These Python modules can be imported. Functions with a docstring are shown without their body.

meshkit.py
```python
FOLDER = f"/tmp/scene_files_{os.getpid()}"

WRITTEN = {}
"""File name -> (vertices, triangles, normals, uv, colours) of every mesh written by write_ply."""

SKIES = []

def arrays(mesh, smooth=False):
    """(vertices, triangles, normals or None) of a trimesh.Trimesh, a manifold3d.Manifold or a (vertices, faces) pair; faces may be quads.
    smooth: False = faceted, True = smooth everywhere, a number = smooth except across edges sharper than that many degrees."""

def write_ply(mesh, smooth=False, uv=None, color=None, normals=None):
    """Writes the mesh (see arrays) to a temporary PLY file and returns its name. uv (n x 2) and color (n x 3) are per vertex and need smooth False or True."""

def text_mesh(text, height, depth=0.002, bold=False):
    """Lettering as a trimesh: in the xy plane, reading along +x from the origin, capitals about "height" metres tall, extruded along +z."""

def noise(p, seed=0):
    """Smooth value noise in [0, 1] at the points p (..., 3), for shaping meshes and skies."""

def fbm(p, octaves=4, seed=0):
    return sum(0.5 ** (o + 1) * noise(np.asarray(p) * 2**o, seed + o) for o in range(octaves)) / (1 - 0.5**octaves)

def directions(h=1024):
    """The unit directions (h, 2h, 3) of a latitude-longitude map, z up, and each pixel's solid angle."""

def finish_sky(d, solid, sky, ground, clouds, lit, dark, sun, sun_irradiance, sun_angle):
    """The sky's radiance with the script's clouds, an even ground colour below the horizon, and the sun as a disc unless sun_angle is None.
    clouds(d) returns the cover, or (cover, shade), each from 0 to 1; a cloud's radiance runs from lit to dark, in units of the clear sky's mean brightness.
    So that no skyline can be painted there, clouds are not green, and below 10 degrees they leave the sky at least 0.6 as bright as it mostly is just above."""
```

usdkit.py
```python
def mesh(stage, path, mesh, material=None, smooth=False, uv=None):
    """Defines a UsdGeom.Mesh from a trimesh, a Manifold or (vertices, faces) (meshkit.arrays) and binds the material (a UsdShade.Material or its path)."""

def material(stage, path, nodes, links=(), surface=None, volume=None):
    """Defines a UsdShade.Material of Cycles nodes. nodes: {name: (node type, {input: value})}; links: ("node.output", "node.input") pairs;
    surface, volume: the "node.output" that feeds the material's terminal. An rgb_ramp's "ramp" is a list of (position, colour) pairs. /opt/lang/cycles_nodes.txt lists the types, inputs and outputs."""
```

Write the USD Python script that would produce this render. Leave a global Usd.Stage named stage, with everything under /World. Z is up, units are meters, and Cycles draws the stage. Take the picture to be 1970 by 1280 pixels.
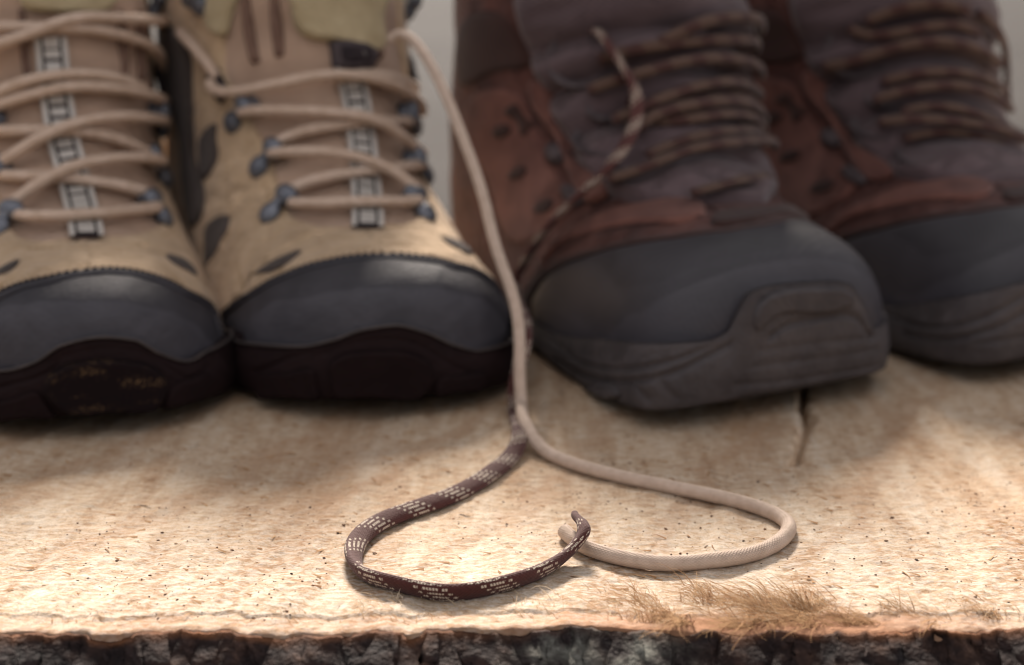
import math, random
import numpy as np, trimesh, usdkit, meshkit
from scipy.interpolate import PchipInterpolator, CubicSpline
from scipy.spatial import Delaunay, cKDTree
from shapely.geometry import Polygon, Point
from pxr import Usd, UsdGeom, UsdLux, UsdShade, Sdf, Gf, Vt

stage = Usd.Stage.CreateInMemory()
UsdGeom.SetStageUpAxis(stage, UsdGeom.Tokens.z)
UsdGeom.SetStageMetersPerUnit(stage, 1.0)
WORLD = UsdGeom.Xform.Define(stage, '/World')
UsdGeom.Scope.Define(stage, '/World/Looks')
RNG = np.random.default_rng(7)

# ------------------------------------------------------------------ camera, sky, sun, exposure
CAM_H, PITCH, FMM = 0.1478, math.radians(14.0), 50.0
EXPOSURE, FOCUS, FSTOP = 2.66, 0.367, 8.3
cam = UsdGeom.Camera.Define(stage, '/World/camera')
cam.AddTranslateOp().Set(Gf.Vec3d(0, 0, CAM_H))
cam.AddRotateXOp().Set(90.0 - math.degrees(PITCH))
cam.CreateFocalLengthAttr(FMM); cam.CreateHorizontalApertureAttr(36.0)
cam.CreateFStopAttr(FSTOP); cam.CreateFocusDistanceAttr(FOCUS); cam.CreateExposureAttr(EXPOSURE)
cam.CreateClippingRangeAttr(Gf.Vec2f(0.02, 2000.0))

SUN_AZ, SUN_EL = math.radians(-5.0), math.radians(36.0)      # azimuth from +y (behind the boots) towards +x
SKY_STRENGTH, SUN_INT, SUN_ANGLE = 0.05, 0.40, 13.0
sun = UsdLux.DistantLight.Define(stage, '/World/sun')
sun.CreateNormalizeAttr(True); sun.CreateIntensityAttr(SUN_INT); sun.CreateAngleAttr(SUN_ANGLE); sun.CreateColorAttr(Gf.Vec3f(1.0, .90, .80))
sun.AddRotateXYZOp().Set(Gf.Vec3f(90.0 - math.degrees(SUN_EL), 0, 180.0 - math.degrees(SUN_AZ)))
usdkit.material(stage, '/World/Looks/sky_look', {
    'sky': ('sky_texture', {'sky_type': 'single_scattering', 'sun_disc': False, 'sun_elevation': SUN_EL, 'sun_rotation': SUN_AZ, 'aerosol_density': 2.0}),
    'tc': ('texture_coordinate', {}),
    'n': ('noise_texture', {'scale': 2.2, 'detail': 4.0, 'roughness': .55}),
    'cov': ('map_range', {'from_min': .25, 'from_max': .6, 'to_min': .86, 'to_max': .98, 'clamp': True}),
    'sx': ('separate_xyz', {}), 'el': ('map_range', {'from_min': 0.0, 'from_max': 1.0, 'to_min': .25, 'to_max': 1.0, 'clamp': True}),
    'cl': ('mix_color', {'blend_type': 'multiply', 'fac': 1.0, 'a': (2.5, 2.36, 2.35), 'use_clamp': False}), 'cc': ('combine_color', {}),
    'mx': ('mix_color', {'use_clamp': False}),
    'bg': ('background_shader', {'strength': SKY_STRENGTH})},
    [('tc.generated', 'n.vector'), ('tc.generated', 'sx.vector'), ('sx.z', 'el.value'), ('el.result', 'cc.r'), ('el.result', 'cc.g'), ('el.result', 'cc.b'), ('cc.color', 'cl.b'), ('cl.result', 'mx.b'), ('n.fac', 'cov.value'), ('cov.result', 'mx.fac'), ('sky.color', 'mx.a'), ('mx.result', 'bg.color')], surface='bg.background')
dome = UsdLux.DomeLight.Define(stage, '/World/sky')
UsdShade.MaterialBindingAPI.Apply(dome.GetPrim()).Bind(UsdShade.Material.Get(stage, '/World/Looks/sky_look'))
# ------------------------------------------------------------------ camera numbers
FPX, CX, CY = 1970 * FMM / 36.0, 985.0, 640.0
CF = np.array([0, math.cos(PITCH), -math.sin(PITCH)])
CU = np.array([0, math.sin(PITCH), math.cos(PITCH)])
CAMPOS = np.array([0, 0, CAM_H])

def project(p):
    q = np.asarray(p, float) - CAMPOS
    d = q @ CF
    return np.stack([CX + FPX * q[..., 0] / d, CY - FPX * (q @ CU) / d, d], -1)

def ray(px, py):
    d = CF + np.array([1.0, 0, 0]) * ((px - CX) / FPX) + CU * ((CY - py) / FPX)
    return d

def on_z(px, py, z=0.0):
    d = ray(px, py)
    return CAMPOS + d * ((z - CAM_H) / d[2])

def at_depth(px, py, dep):
    return CAMPOS + ray(px, py) * dep

# ------------------------------------------------------------------ boot body
def pchip(x, y):
    return PchipInterpolator(x, y)

class Boot:
    """One boot: a smooth last-shaped skin skin(t, s), t along the ridge from toe tip to collar, s across from -1 to 1."""
    def __init__(self, tip, yaw, ridge, base, width, phim, power, shift, spring=0.010, spring_len=0.085, scale=1.0, skew=0.0):
        self.skew = skew
        self.tip, self.yaw, self.scale = np.asarray(tip, float), math.radians(yaw), scale
        self.spring, self.spring_len = spring, spring_len
        r = np.asarray(ridge, float)
        t = np.concatenate([[0], np.cumsum(np.linalg.norm(np.diff(r, axis=0), axis=1))])
        self.L = t[-1]
        self.tk = t / t[-1]
        self.fr = pchip(self.tk, r)
        b = np.asarray(base, float)
        self.fb = pchip(self.tk, b)
        self.fw = pchip(*np.asarray(width, float).T)      # half width by t
        self.fphi = pchip(*np.asarray(phim, float).T)
        self.fpow = pchip(*np.asarray(power, float).T)
        self.fsh = pchip(*np.asarray(shift, float).T)     # sideways shift by u
    def world(self, q):
        q = np.array(q, float)
        k = np.clip((self.spring_len - q[..., 0]) / self.spring_len, 0, 1.4)
        z = q[..., 2] + self.spring * k ** 2
        q[..., 0] = q[..., 0] + self.skew * q[..., 1] * np.clip(1 - q[..., 0] / .14, 0, 1.1)
        u, l = q[..., 0] * self.scale, (q[..., 1] + self.fsh(np.clip(q[..., 0], 0, 0.3))) * self.scale
        c, s = math.cos(self.yaw), math.sin(self.yaw)
        return np.stack([self.tip[0] - s * u + c * l, self.tip[1] + c * u + s * l, self.tip[2] + z * self.scale], -1)
    def local(self, t, s):
        t = np.clip(np.asarray(t, float), 0, 1); s = np.asarray(s, float)
        R, B = self.fr(t), self.fb(t)
        w, pm, p = self.fw(t), np.radians(self.fphi(t)), self.fpow(t)
        ph = s * pm
        sn, cs = np.sin(ph), np.cos(ph)
        lat = np.sign(sn) * np.abs(sn) ** (2 / p)
        co = np.sign(cs) * np.abs(cs) ** (2 / p)
        ce = np.cos(pm); ce = np.sign(ce) * np.abs(ce) ** (2 / p)
        f = (1 - co) / (1 - ce)
        q = R + (B - R) * f[..., None]
        return np.stack([q[..., 0], lat * w, q[..., 1]], -1)
    def skin(self, ts):
        ts = np.asarray(ts, float)
        return self.world(self.local(ts[..., 0], ts[..., 1]))
    def grid(self, nt, ns, t0=0.0, t1=1.0, s0=-1.0, s1=1.0, tp=1.0):
        T, S = np.meshgrid(t0 + (t1 - t0) * np.linspace(0, 1, nt) ** tp, np.linspace(s0, s1, ns), indexing='ij')
        return np.stack([T, S], -1)
def toe_w(u, W, a, e1, e2):
    return W * np.clip(1 - np.clip(1 - np.asarray(u) / a, 0, 1) ** e1, 0, 1) ** (1 / e2)

TAN_RIDGE = [(0.0005, .012), (0.000, .020), (.002, .030), (.009, .0395), (.020, .0455), (.035, .0495), (.052, .053), (.070, .0575), (.085, .064),
             (.098, .074), (.108, .086), (.116, .102), (.122, .120), (.128, .145), (.132, .172)]
TAN_BASE = [(0.0004, .010), (.0005, .010), (.003, .010), (.010, .010), (.021, .010), (.036, .010), (.056, .010), (.080, .010), (.108, .010),
            (.145, .010), (.195, .011), (.255, .020), (.268, .060), (.262, .110), (.266, .172)]
def arc(r):
    r = np.asarray(r, float)
    t = np.concatenate([[0], np.cumsum(np.linalg.norm(np.diff(r, axis=0), axis=1))])
    return t / t[-1]
def widths(ridge, W, a, e1, e2, late):
    tk = arc(ridge); n = len(tk)
    out = []
    for i, (t, (u, z)) in enumerate(zip(tk, ridge)):
        if i < n - len(late): out.append((t, max(float(toe_w(u, W, a, e1, e2)), .012 + .004 * i)))
        else: out.append((t, late[i - (n - len(late))]))
    return out
def table(ridge, vals):
    return list(zip(arc(ridge), vals))
def tan_boot(tip, yaw, **k):
    return Boot(tip, yaw, TAN_RIDGE, TAN_BASE, widths(TAN_RIDGE, .0505, .070, 2.6, 2.4, [.0525, .0528, .0525, .052, .051, .050, .050, .051]),
                table(TAN_RIDGE, [90, 90, 90, 90, 90, 90, 90, 90, 92, 96, 108, 140, 172, 180, 180]),
                table(TAN_RIDGE, [2.4] * 7 + [2.3, 2.3, 2.3, 2.2, 2.2, 2.2, 2.2, 2.1]),
                [(0, .008), (.05, .005), (.10, 0), (.15, -.006), (.27, -.022), (.3, -.024)], spring=.006, **k)
BR_RIDGE = [(0.0005, .014), (0.000, .024), (.002, .035), (.008, .0455), (.019, .053), (.035, .0575), (.052, .062), (.070, .068), (.086, .077),
             (.098, .088), (.107, .101), (.114, .115), (.119, .131), (.123, .150), (.127, .178)]
BR_BASE = [(0.0004, .012), (.0005, .012), (.003, .012), (.010, .012), (.021, .012), (.036, .012), (.056, .012), (.080, .012), (.108, .012),
            (.145, .012), (.190, .013), (.245, .022), (.258, .060), (.246, .112), (.246, .178)]
def brown_boot(tip, yaw, **k):
    return Boot(tip, yaw, BR_RIDGE, BR_BASE, widths(BR_RIDGE, .0545, .044, 2.6, 5.0, [.055, .0555, .0565, .0575, .0585, .059, .059, .059]),
                table(BR_RIDGE, [90, 90, 90, 90, 90, 90, 90, 90, 92, 96, 108, 140, 172, 180, 180]),
                table(BR_RIDGE, [2.5] * 7 + [2.4, 2.3, 2.2, 2.1, 2.1, 2.1, 2.1, 2.0]),
                [(0, .004), (.04, .002), (.09, 0), (.14, -.003), (.20, -.010), (.3, -.022)], spring=.007, skew=.26, **k)
BOOTS = {
 'A': tan_boot((-.148, .452, 0), 16),
 'B': tan_boot((-.0445, .473, 0), 14.5),
 'C': brown_boot((.0930, .478, 0), 15),
 'D': brown_boot((.2185, .536, 0), 15),
}
# ------------------------------------------------------------------ scene writing
COUNT = {}
def fresh(parent, name):
    k = (parent, name); n = COUNT.get(k, 0); COUNT[k] = n + 1
    return f'{parent}/{name}' + (f'_{n:03d}' if n else '')
ORIGIN = {}
def tag(prim, label=None, category=None, group=None, kind=None):
    for k, v in (('label', label), ('category', category), ('group', group), ('kind', kind)):
        if v: prim.SetCustomDataByKey(k, v)
    return prim
def thing(name, origin, **kw):
    p = fresh('/World', name)
    x = UsdGeom.Xform.Define(stage, p); x.AddTranslateOp().Set(Gf.Vec3d(*map(float, origin)))
    ORIGIN[p] = np.asarray(origin, float); tag(x.GetPrim(), **kw)
    return p
def add(parent, name, mesh, look, smooth=False, uv=None, pat=None, **kw):
    """One mesh under parent ('/World' or a thing or a part), given in world coordinates."""
    p = fresh(parent, name)
    root = '/'.join(parent.split('/')[:3])
    o = ORIGIN.get(root, np.zeros(3))
    if isinstance(mesh, trimesh.Trimesh): mesh = (np.array(mesh.vertices), np.array(mesh.faces))
    v, f = mesh
    m = usdkit.mesh(stage, p, (np.asarray(v, float) - o, f), f'/World/Looks/{look}', smooth=smooth, uv=uv)
    if pat is not None:
        UsdGeom.PrimvarsAPI(m).CreatePrimvar('pat', Sdf.ValueTypeNames.FloatArray, 'vertex').Set(Vt.FloatArray.FromNumpy(np.asarray(pat, np.float32)))
    tag(m.GetPrim(), **kw)
    return p
def cat(ms):
    vs, fs, n = [], [], 0
    for v, f in ms:
        vs.append(np.asarray(v)); fs.append(np.asarray(f) + n); n += len(v)
    return np.vstack(vs), np.vstack(fs)
def grid_faces(n, m, wrap=False):
    i, j = np.meshgrid(np.arange(n - 1), np.arange(m if wrap else m - 1), indexing='ij')
    a = (i * m + j).ravel(); b = (i * m + (j + 1) % m).ravel()
    c = ((i + 1) * m + (j + 1) % m).ravel(); d = ((i + 1) * m + j).ravel()
    return np.vstack([np.stack([a, b, c], 1), np.stack([a, c, d], 1)])
def sstep(a, b, x):
    t = np.clip((x - a) / (b - a), 0, 1)
    return t * t * (3 - 2 * t)
def unit(v):
    return v / np.maximum(np.linalg.norm(v, axis=-1, keepdims=True), 1e-12)
def resample(p, step):
    p = np.asarray(p, float)
    t = np.concatenate([[0], np.cumsum(np.linalg.norm(np.diff(p, axis=0), axis=1))])
    n = max(2, int(round(t[-1] / step)) + 1)
    q = np.linspace(0, t[-1], n)
    return np.stack([np.interp(q, t, p[:, k]) for k in range(p.shape[1])], 1)
def spline(p, step):
    p = np.asarray(p, float)
    t = np.concatenate([[0], np.cumsum(np.sqrt(np.linalg.norm(np.diff(p, axis=0), axis=1)))])   # centripetal
    cs = CubicSpline(t, p) if len(p) > 3 else (lambda q: np.stack([PchipInterpolator(t, p[:, k])(q) for k in range(p.shape[1])], 1))
    return resample(cs(np.linspace(0, t[-1], 60 * len(p))), step)

# ------------------------------------------------------------------ parametric surfaces
class Surf:
    """A surface f(ab) -> xyz over a rectangle of parameters, with outward normals; scale turns parameters into metres."""
    def __init__(self, f, lo, hi, n, scale, flip=1.0, tp=1.0):
        self.f, self.lo, self.hi, self.scale, self.flip = f, np.array(lo, float), np.array(hi, float), np.array(scale, float), flip
        A, B = np.meshgrid(lo[0] + (hi[0] - lo[0]) * np.linspace(0, 1, n[0]) ** tp, np.linspace(lo[1], hi[1], n[1]), indexing='ij')
        self.ab = np.stack([A, B], -1).reshape(-1, 2); self.faces = grid_faces(*n)
        self.xyz = f(self.ab); self.px = project(self.xyz)
        self.centre = None
    def normal(self, ab):
        ab = np.asarray(ab, float); e = (self.hi - self.lo) * 2e-3
        d = []
        for k in range(2):
            h = np.zeros(2); h[k] = e[k]
            d.append(self.f(np.clip(ab + h, self.lo, self.hi)) - self.f(np.clip(ab - h, self.lo, self.hi)))
        return unit(np.cross(d[0], d[1]) * self.flip)
    def off(self, ab, h):
        return self.f(ab) + self.normal(ab) * np.asarray(h)[..., None]
    def pick(self, pts):
        """The parameters of the points of this surface seen at the photograph's pixels (the nearest one when a pixel misses it)."""
        P = self.px; F = self.faces; out = []
        a, b, c = P[F[:, 0]], P[F[:, 1]], P[F[:, 2]]
        ux, uy = b[:, 0] - a[:, 0], b[:, 1] - a[:, 1]; vx, vy = c[:, 0] - a[:, 0], c[:, 1] - a[:, 1]
        den = ux * vy - uy * vx; den = np.where(np.abs(den) < 1e-9, 1e-9, den)
        for x, y in pts:
            wx, wy = x - a[:, 0], y - a[:, 1]
            s = (wx * vy - wy * vx) / den; t = (ux * wy - uy * wx) / den
            hit = np.nonzero((s >= -1e-6) & (t >= -1e-6) & (s + t <= 1 + 1e-6))[0]
            if len(hit):
                dep = a[hit, 2] + s[hit] * (b[hit, 2] - a[hit, 2]) + t[hit] * (c[hit, 2] - a[hit, 2])
                k = hit[np.argmin(dep)]
                A, B, C = self.ab[F[k, 0]], self.ab[F[k, 1]], self.ab[F[k, 2]]
                out.append(A + s[k] * (B - A) + t[k] * (C - A))
            else:
                d2 = (P[:, 0] - x) ** 2 + (P[:, 1] - y) ** 2
                near = np.nonzero(d2 <= d2.min() + 9)[0]
                out.append(self.ab[near[np.argmin(P[near, 2])]])
        return np.array(out)
    def panel(self, poly, th, bevel=.0012, h=.0015, base=-.0004, bump=None, smooth_edges=True):
        """A raised patch with rounded edges over the polygon of parameters."""
        P = np.asarray(poly, float) * self.scale
        P = P[np.linalg.norm(P - np.roll(P, 1, 0), axis=1) > 2e-4]
        if smooth_edges:
            q = np.vstack([P, P[:1]]); t = np.concatenate([[0], np.cumsum(np.linalg.norm(np.diff(q, axis=0), axis=1))])
            cs = CubicSpline(t, q, bc_type='periodic'); q = cs(np.linspace(0, t[-1], 400))
        else: q = np.vstack([P, P[:1]])
        ring = resample(q, h)[:-1]
        pg = Polygon(ring).buffer(0)
        if pg.geom_type != 'Polygon': pg = max(pg.geoms, key=lambda g: g.area)
        ring = resample(np.array(pg.exterior.coords), h)[:-1]
        rings = [ring]
        for d in (.25 * bevel, .6 * bevel, 1.0 * bevel):
            g = pg.buffer(-d)
            for gg in getattr(g, 'geoms', [g]):
                if not gg.is_empty: rings.append(resample(np.array(gg.exterior.coords), h)[:-1])
        lo, hi = ring.min(0), ring.max(0)
        nx, ny = int((hi[0] - lo[0]) / h) + 2, int((hi[1] - lo[1]) / (h * .866)) + 2
        gx, gy = np.meshgrid(np.arange(nx), np.arange(ny), indexing='ij')
        gp = np.stack([lo[0] + (gx + .5 * (gy % 2)) * h, lo[1] + gy * h * .866], -1).reshape(-1, 2)
        inner = pg.buffer(-bevel - .4 * h)
        import shapely
        gp = gp[shapely.contains_xy(inner, gp[:, 0], gp[:, 1])] if not inner.is_empty else gp[:0]
        V = np.vstack(rings + [gp])
        V = V + RNG.normal(0, h * 1e-3, V.shape)
        tri = Delaunay(V).simplices
        cen = V[tri].mean(1)
        tri = tri[shapely.contains_xy(pg.buffer(h * .02), cen[:, 0], cen[:, 1])]
        d = cKDTree(resample(np.vstack([ring, ring[:1]]), h * .25)).query(V)[0]
        k = np.clip(d / bevel, 0, 1)
        hh = base + (th - base) * np.sqrt(np.clip(1 - (1 - k) ** 2, 0, 1))
        ab = V / self.scale
        if bump is not None: hh = hh + bump(ab) * k
        v = self.off(np.clip(ab, self.lo, self.hi), hh)
        n = self.normal(np.clip(ab[tri].mean(1), self.lo, self.hi))
        fn = np.cross(v[tri[:, 1]] - v[tri[:, 0]], v[tri[:, 2]] - v[tri[:, 0]])
        fl = (fn * n).sum(1) < 0
        tri[fl] = tri[fl][:, ::-1]
        return v, tri
    def patch(self, lines, n, h):
        """A structured patch: lines = two arrays of parameters (start and end curve), height h(k) over 0..1 between them."""
        a, b = lines
        k = np.linspace(0, 1, n)[None, :, None]
        ab = a[:, None, :] * (1 - k) + b[:, None, :] * k
        hh = h(ab, np.broadcast_to(k[..., 0], ab.shape[:2]))
        return self.off(ab.reshape(-1, 2), hh.ravel()), grid_faces(len(a), n), ab

def frames(p, up):
    t = unit(np.gradient(p, axis=0))
    up = np.broadcast_to(np.asarray(up, float), p.shape)
    s = unit(np.cross(t, up))
    bad = np.linalg.norm(np.cross(t, up), axis=1) < .05
    if bad.any():
        for i in np.nonzero(bad)[0]: s[i] = s[i - 1] if i else unit(np.cross(t[i], [1., 0.1, 0]))
    return t, s, unit(np.cross(s, t))
def tube(p, ra, rb, up=(0, 0, 1), tilt=0.0, nv=14, braid=None, caps=True, power=2.0):
    """A cord along the points: half axes ra (sideways) and rb (along up), turned by tilt; braid = (pitch, strands, depth)."""
    p = np.asarray(p, float); n = len(p)
    t, s, u = frames(p, up)
    tilt = np.broadcast_to(np.asarray(tilt, float), n)[:, None]
    c, si = np.cos(tilt), np.sin(tilt)
    s, u = s * c + u * si, u * c - s * si
    ra = np.broadcast_to(np.asarray(ra, float), n); rb = np.broadcast_to(np.asarray(rb, float), n)
    L = np.concatenate([[0], np.cumsum(np.linalg.norm(np.diff(p, axis=0), axis=1))])
    v = np.arange(nv) / nv
    a = 2 * np.pi * v
    ca, sa = np.sign(np.cos(a)) * np.abs(np.cos(a)) ** (2 / power), np.sign(np.sin(a)) * np.abs(np.sin(a)) ** (2 / power)
    per = np.concatenate([[0], np.cumsum(np.hypot(np.diff(ra.mean() * ca), np.diff(rb.mean() * sa)))])
    va = per / (per[-1] + np.hypot(ra.mean() * (ca[0] - ca[-1]), rb.mean() * (sa[0] - sa[-1])))
    off = s[:, None, :] * (ra[:, None] * ca)[..., None] + u[:, None, :] * (rb[:, None] * sa)[..., None]
    V = p[:, None, :] + off
    if braid:
        pitch, k, depth = braid
        A, B = L[:, None] / pitch + va[None] * k, L[:, None] / pitch - va[None] * k
        odd = (np.floor(A) + np.floor(B)) % 2
        fa, fb = A - np.floor(A), B - np.floor(B)
        hgt = np.where(odd > .5, np.sin(np.pi * fb) ** .6 * (.75 + .25 * np.sin(np.pi * fa)), np.sin(np.pi * fa) ** .6 * (.75 + .25 * np.sin(np.pi * fb)))
        V = V + unit(s[:, None, :] * (ca / ra[:, None] )[..., None] + u[:, None, :] * (sa / rb[:, None])[..., None]) * (depth * (hgt - .6))[..., None]
    f = grid_faces(n, nv, True)
    V = V.reshape(-1, 3)
    uv = np.stack([np.broadcast_to(L[:, None], (n, nv)), np.broadcast_to(va[None], (n, nv))], -1).reshape(-1, 2)
    if caps:
        e = [len(V), len(V) + 1]
        V = np.vstack([V, p[0] - t[0] * rb[0] * .5, p[-1] + t[-1] * rb[-1] * .5]); uv = np.vstack([uv, uv[0], uv[-1]])
        j = np.arange(nv)
        f = np.vstack([f, np.stack([np.full(nv, e[0]), (j + 1) % nv, j], 1), np.stack([np.full(nv, e[1]), (n - 1) * nv + j, (n - 1) * nv + (j + 1) % nv], 1)])
    return V, f[:, ::-1], uv
def blob(c, axes, r, sub=2):
    """An ellipsoid at c with the three axes (rows) and half sizes r."""
    m = trimesh.creation.icosphere(sub)
    return np.asarray(c) + (m.vertices * np.asarray(r)) @ np.asarray(axes), np.array(m.faces)
# ------------------------------------------------------------------ materials
LK = '/World/Looks/'
def look(name, base, rough=.7, spec=.4, var=None, vscale=60., bump=None, sheen=0., extra=None, extra_links=(), coat=0., stretch=None, vdetail=4., metallic=0.):
    """Principled look: base colour mixed with var by noise (vscale per metre), bump = list of (noise scale per metre, height in metres)."""
    N = {'p': ('principled_bsdf', {'roughness': rough, 'specular_ior_level': spec, 'sheen_weight': sheen, 'sheen_roughness': .5, 'coat_weight': coat, 'metallic': metallic, 'base_color': base}),
         'g': ('geometry', {})}
    L = []
    src = 'g.position'
    if stretch is not None:
        N['mp'] = ('mapping', {'scale': stretch[0], 'rotation': stretch[1]}); L.append(('g.position', 'mp.vector')); src = 'mp.vector'
    if var is not None:
        N['n'] = ('noise_texture', {'scale': vscale, 'detail': vdetail, 'roughness': .6})
        N['r'] = ('map_range', {'from_min': .32, 'from_max': .68, 'clamp': True})
        N['m'] = ('mix_color', {'a': base, 'b': var})
        L += [(src, 'n.vector'), ('n.fac', 'r.value'), ('r.result', 'm.fac'), ('m.result', 'p.base_color')]
    prev = None
    for i, (sc, h) in enumerate(bump or []):
        N[f'bn{i}'] = ('noise_texture', {'scale': sc, 'detail': 3.0, 'roughness': .55})
        N[f'b{i}'] = ('bump', {'distance': h, 'strength': 1.0})
        L += [(src, f'bn{i}.vector'), (f'bn{i}.fac', f'b{i}.height')]
        if prev: L.append((prev, f'b{i}.normal'))
        prev = f'b{i}.normal'
    if extra: N.update(extra)
    L += list(extra_links)
    if prev and not any(b == 'p.normal' for a, b in L): L.append((prev, 'p.normal'))
    usdkit.material(stage, LK + name, N, L, surface='p.BSDF')

look('tan_suede', (0.4143, 0.2834, 0.1663), .92, .15, (0.5961, 0.4321, 0.2727), 75., [(1100., .0006), (190., .0022)], sheen=.25, vdetail=8.)
look('tan_lining', (0.1020, 0.0690, 0.0360), .95, .1, (0.1440, 0.1020, 0.0540), 80., [(700., .0004)])
look('olive_leather', (0.3300, 0.2585, 0.1485), .85, .2, (0.4400, 0.3575, 0.2200), 60., [(600., .0006), (150., .001)], sheen=.15)
def weave(name, base, dark, scale, rough=.9, rot=(0, 0, 0)):
    usdkit.material(stage, LK + name, {
        'g': ('geometry', {}), 'mp': ('mapping', {'rotation': rot}),
        'w': ('magic_texture', {'scale': scale, 'depth': 1, 'distortion': 1.2}),
        'n': ('noise_texture', {'scale': 90., 'detail': 3.}), 'm': ('mix_color', {'a': dark, 'b': base}),
        'ad': ('math', {'math_type': 'multiply_add', 'value2': .55, 'value3': .2, 'use_clamp': True}),
        'ad2': ('math', {'math_type': 'multiply_add', 'value2': .5, 'use_clamp': True}),
        'b': ('bump', {'distance': .0004}), 'p': ('principled_bsdf', {'roughness': rough, 'specular_ior_level': .2, 'sheen_weight': .2})},
        [('g.position', 'mp.vector'), ('mp.vector', 'w.vector'), ('g.position', 'n.vector'), ('w.fac', 'ad.value1'), ('n.fac', 'ad2.value1'), ('ad.value', 'ad2.value3'), ('ad2.value', 'm.fac'),
         ('m.result', 'p.base_color'), ('w.fac', 'b.height'), ('b.normal', 'p.normal')], surface='p.BSDF')
weave('tan_textile', (.58, .40, .285), (.27, .16, .105), 2000.)
weave('grey_mesh', (.105, .070, .074), (.012, .0062, .0068), 520.)
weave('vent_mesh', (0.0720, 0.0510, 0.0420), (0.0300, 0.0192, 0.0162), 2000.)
look('rubber_cap', (.0185, .0168, .0225), .66, .5, (.034, .031, .0385), 70., [(1700., .0003), (520., .0004)], vdetail=9.)
look('ribbed_rubber', (.0150, .0132, .0168), .52, .46, (.030, .0265, .0330), 32., None, extra={
        'mpw': ('mapping', {'rotation': (0.3, 0.5, 0.75)}), 'wv': ('wave_texture', {'scale': 210., 'distortion': .4, 'detail': 0.}),
        'bw': ('bump', {'distance': .00012, 'strength': .5}), 'bn': ('noise_texture', {'scale': 700., 'detail': 3.}), 'b2': ('bump', {'distance': .00025})},
     extra_links=[('g.position', 'mpw.vector'), ('mpw.vector', 'wv.vector'), ('wv.fac', 'bw.height'), ('g.position', 'bn.vector'), ('bn.fac', 'b2.height'), ('bw.normal', 'b2.normal'), ('b2.normal', 'p.normal')])
look('sole_rubber', (0.0078, 0.0034, 0.0038), .75, .12, (0.0126, 0.0057, 0.0060), 70., [(900., .0003), (250., .0006)])
look('lug_rubber', (0.0066, 0.0029, 0.0032), .8, .10, (0.0108, 0.0049, 0.0050), 90., [(900., .0003), (250., .0006)])
look('dusty_rubber', (0.0110, 0.0075, 0.0080), .85, .1, None, 60., [(900., .0003)], extra={
        'dn': ('noise_texture', {'scale': 1500., 'detail': 2.}), 'dl': ('noise_texture', {'scale': 110., 'detail': 3.}),
        'mpd': ('mapping', {'scale': (.45, .45, 2.2)}), 'mu': ('math', {'math_type': 'multiply'}), 'dr': ('map_range', {'from_min': .33, 'from_max': .43, 'clamp': True}),
        'dm': ('mix_color', {'a': (.0075, .004, .0045), 'b': (.115, .07, .036)})},
     extra_links=[('g.position', 'dn.vector'), ('g.position', 'mpd.vector'), ('mpd.vector', 'dl.vector'), ('dn.fac', 'mu.value1'), ('dl.fac', 'mu.value2'), ('mu.value', 'dr.value'), ('dr.result', 'dm.fac'), ('dm.result', 'p.base_color')])
look('rand_rubber', (.034, .029, .0310), .6, .3, (.066, .056, .057), 60., [(700., .0004), (200., .0008)], vdetail=8.)
look('rim_rubber', (0.0280, 0.0217, 0.0217), .6, .4, (0.0525, 0.0406, 0.0371), 200.)
look('gunmetal', (.10, .107, .125), .38, .5, (.17, .18, .205), 150., [(600., .0002)], metallic=.7)
look('black_webbing', (.018, .013, .015), .9, .2, (.03, .022, .024), 300.)
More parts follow.
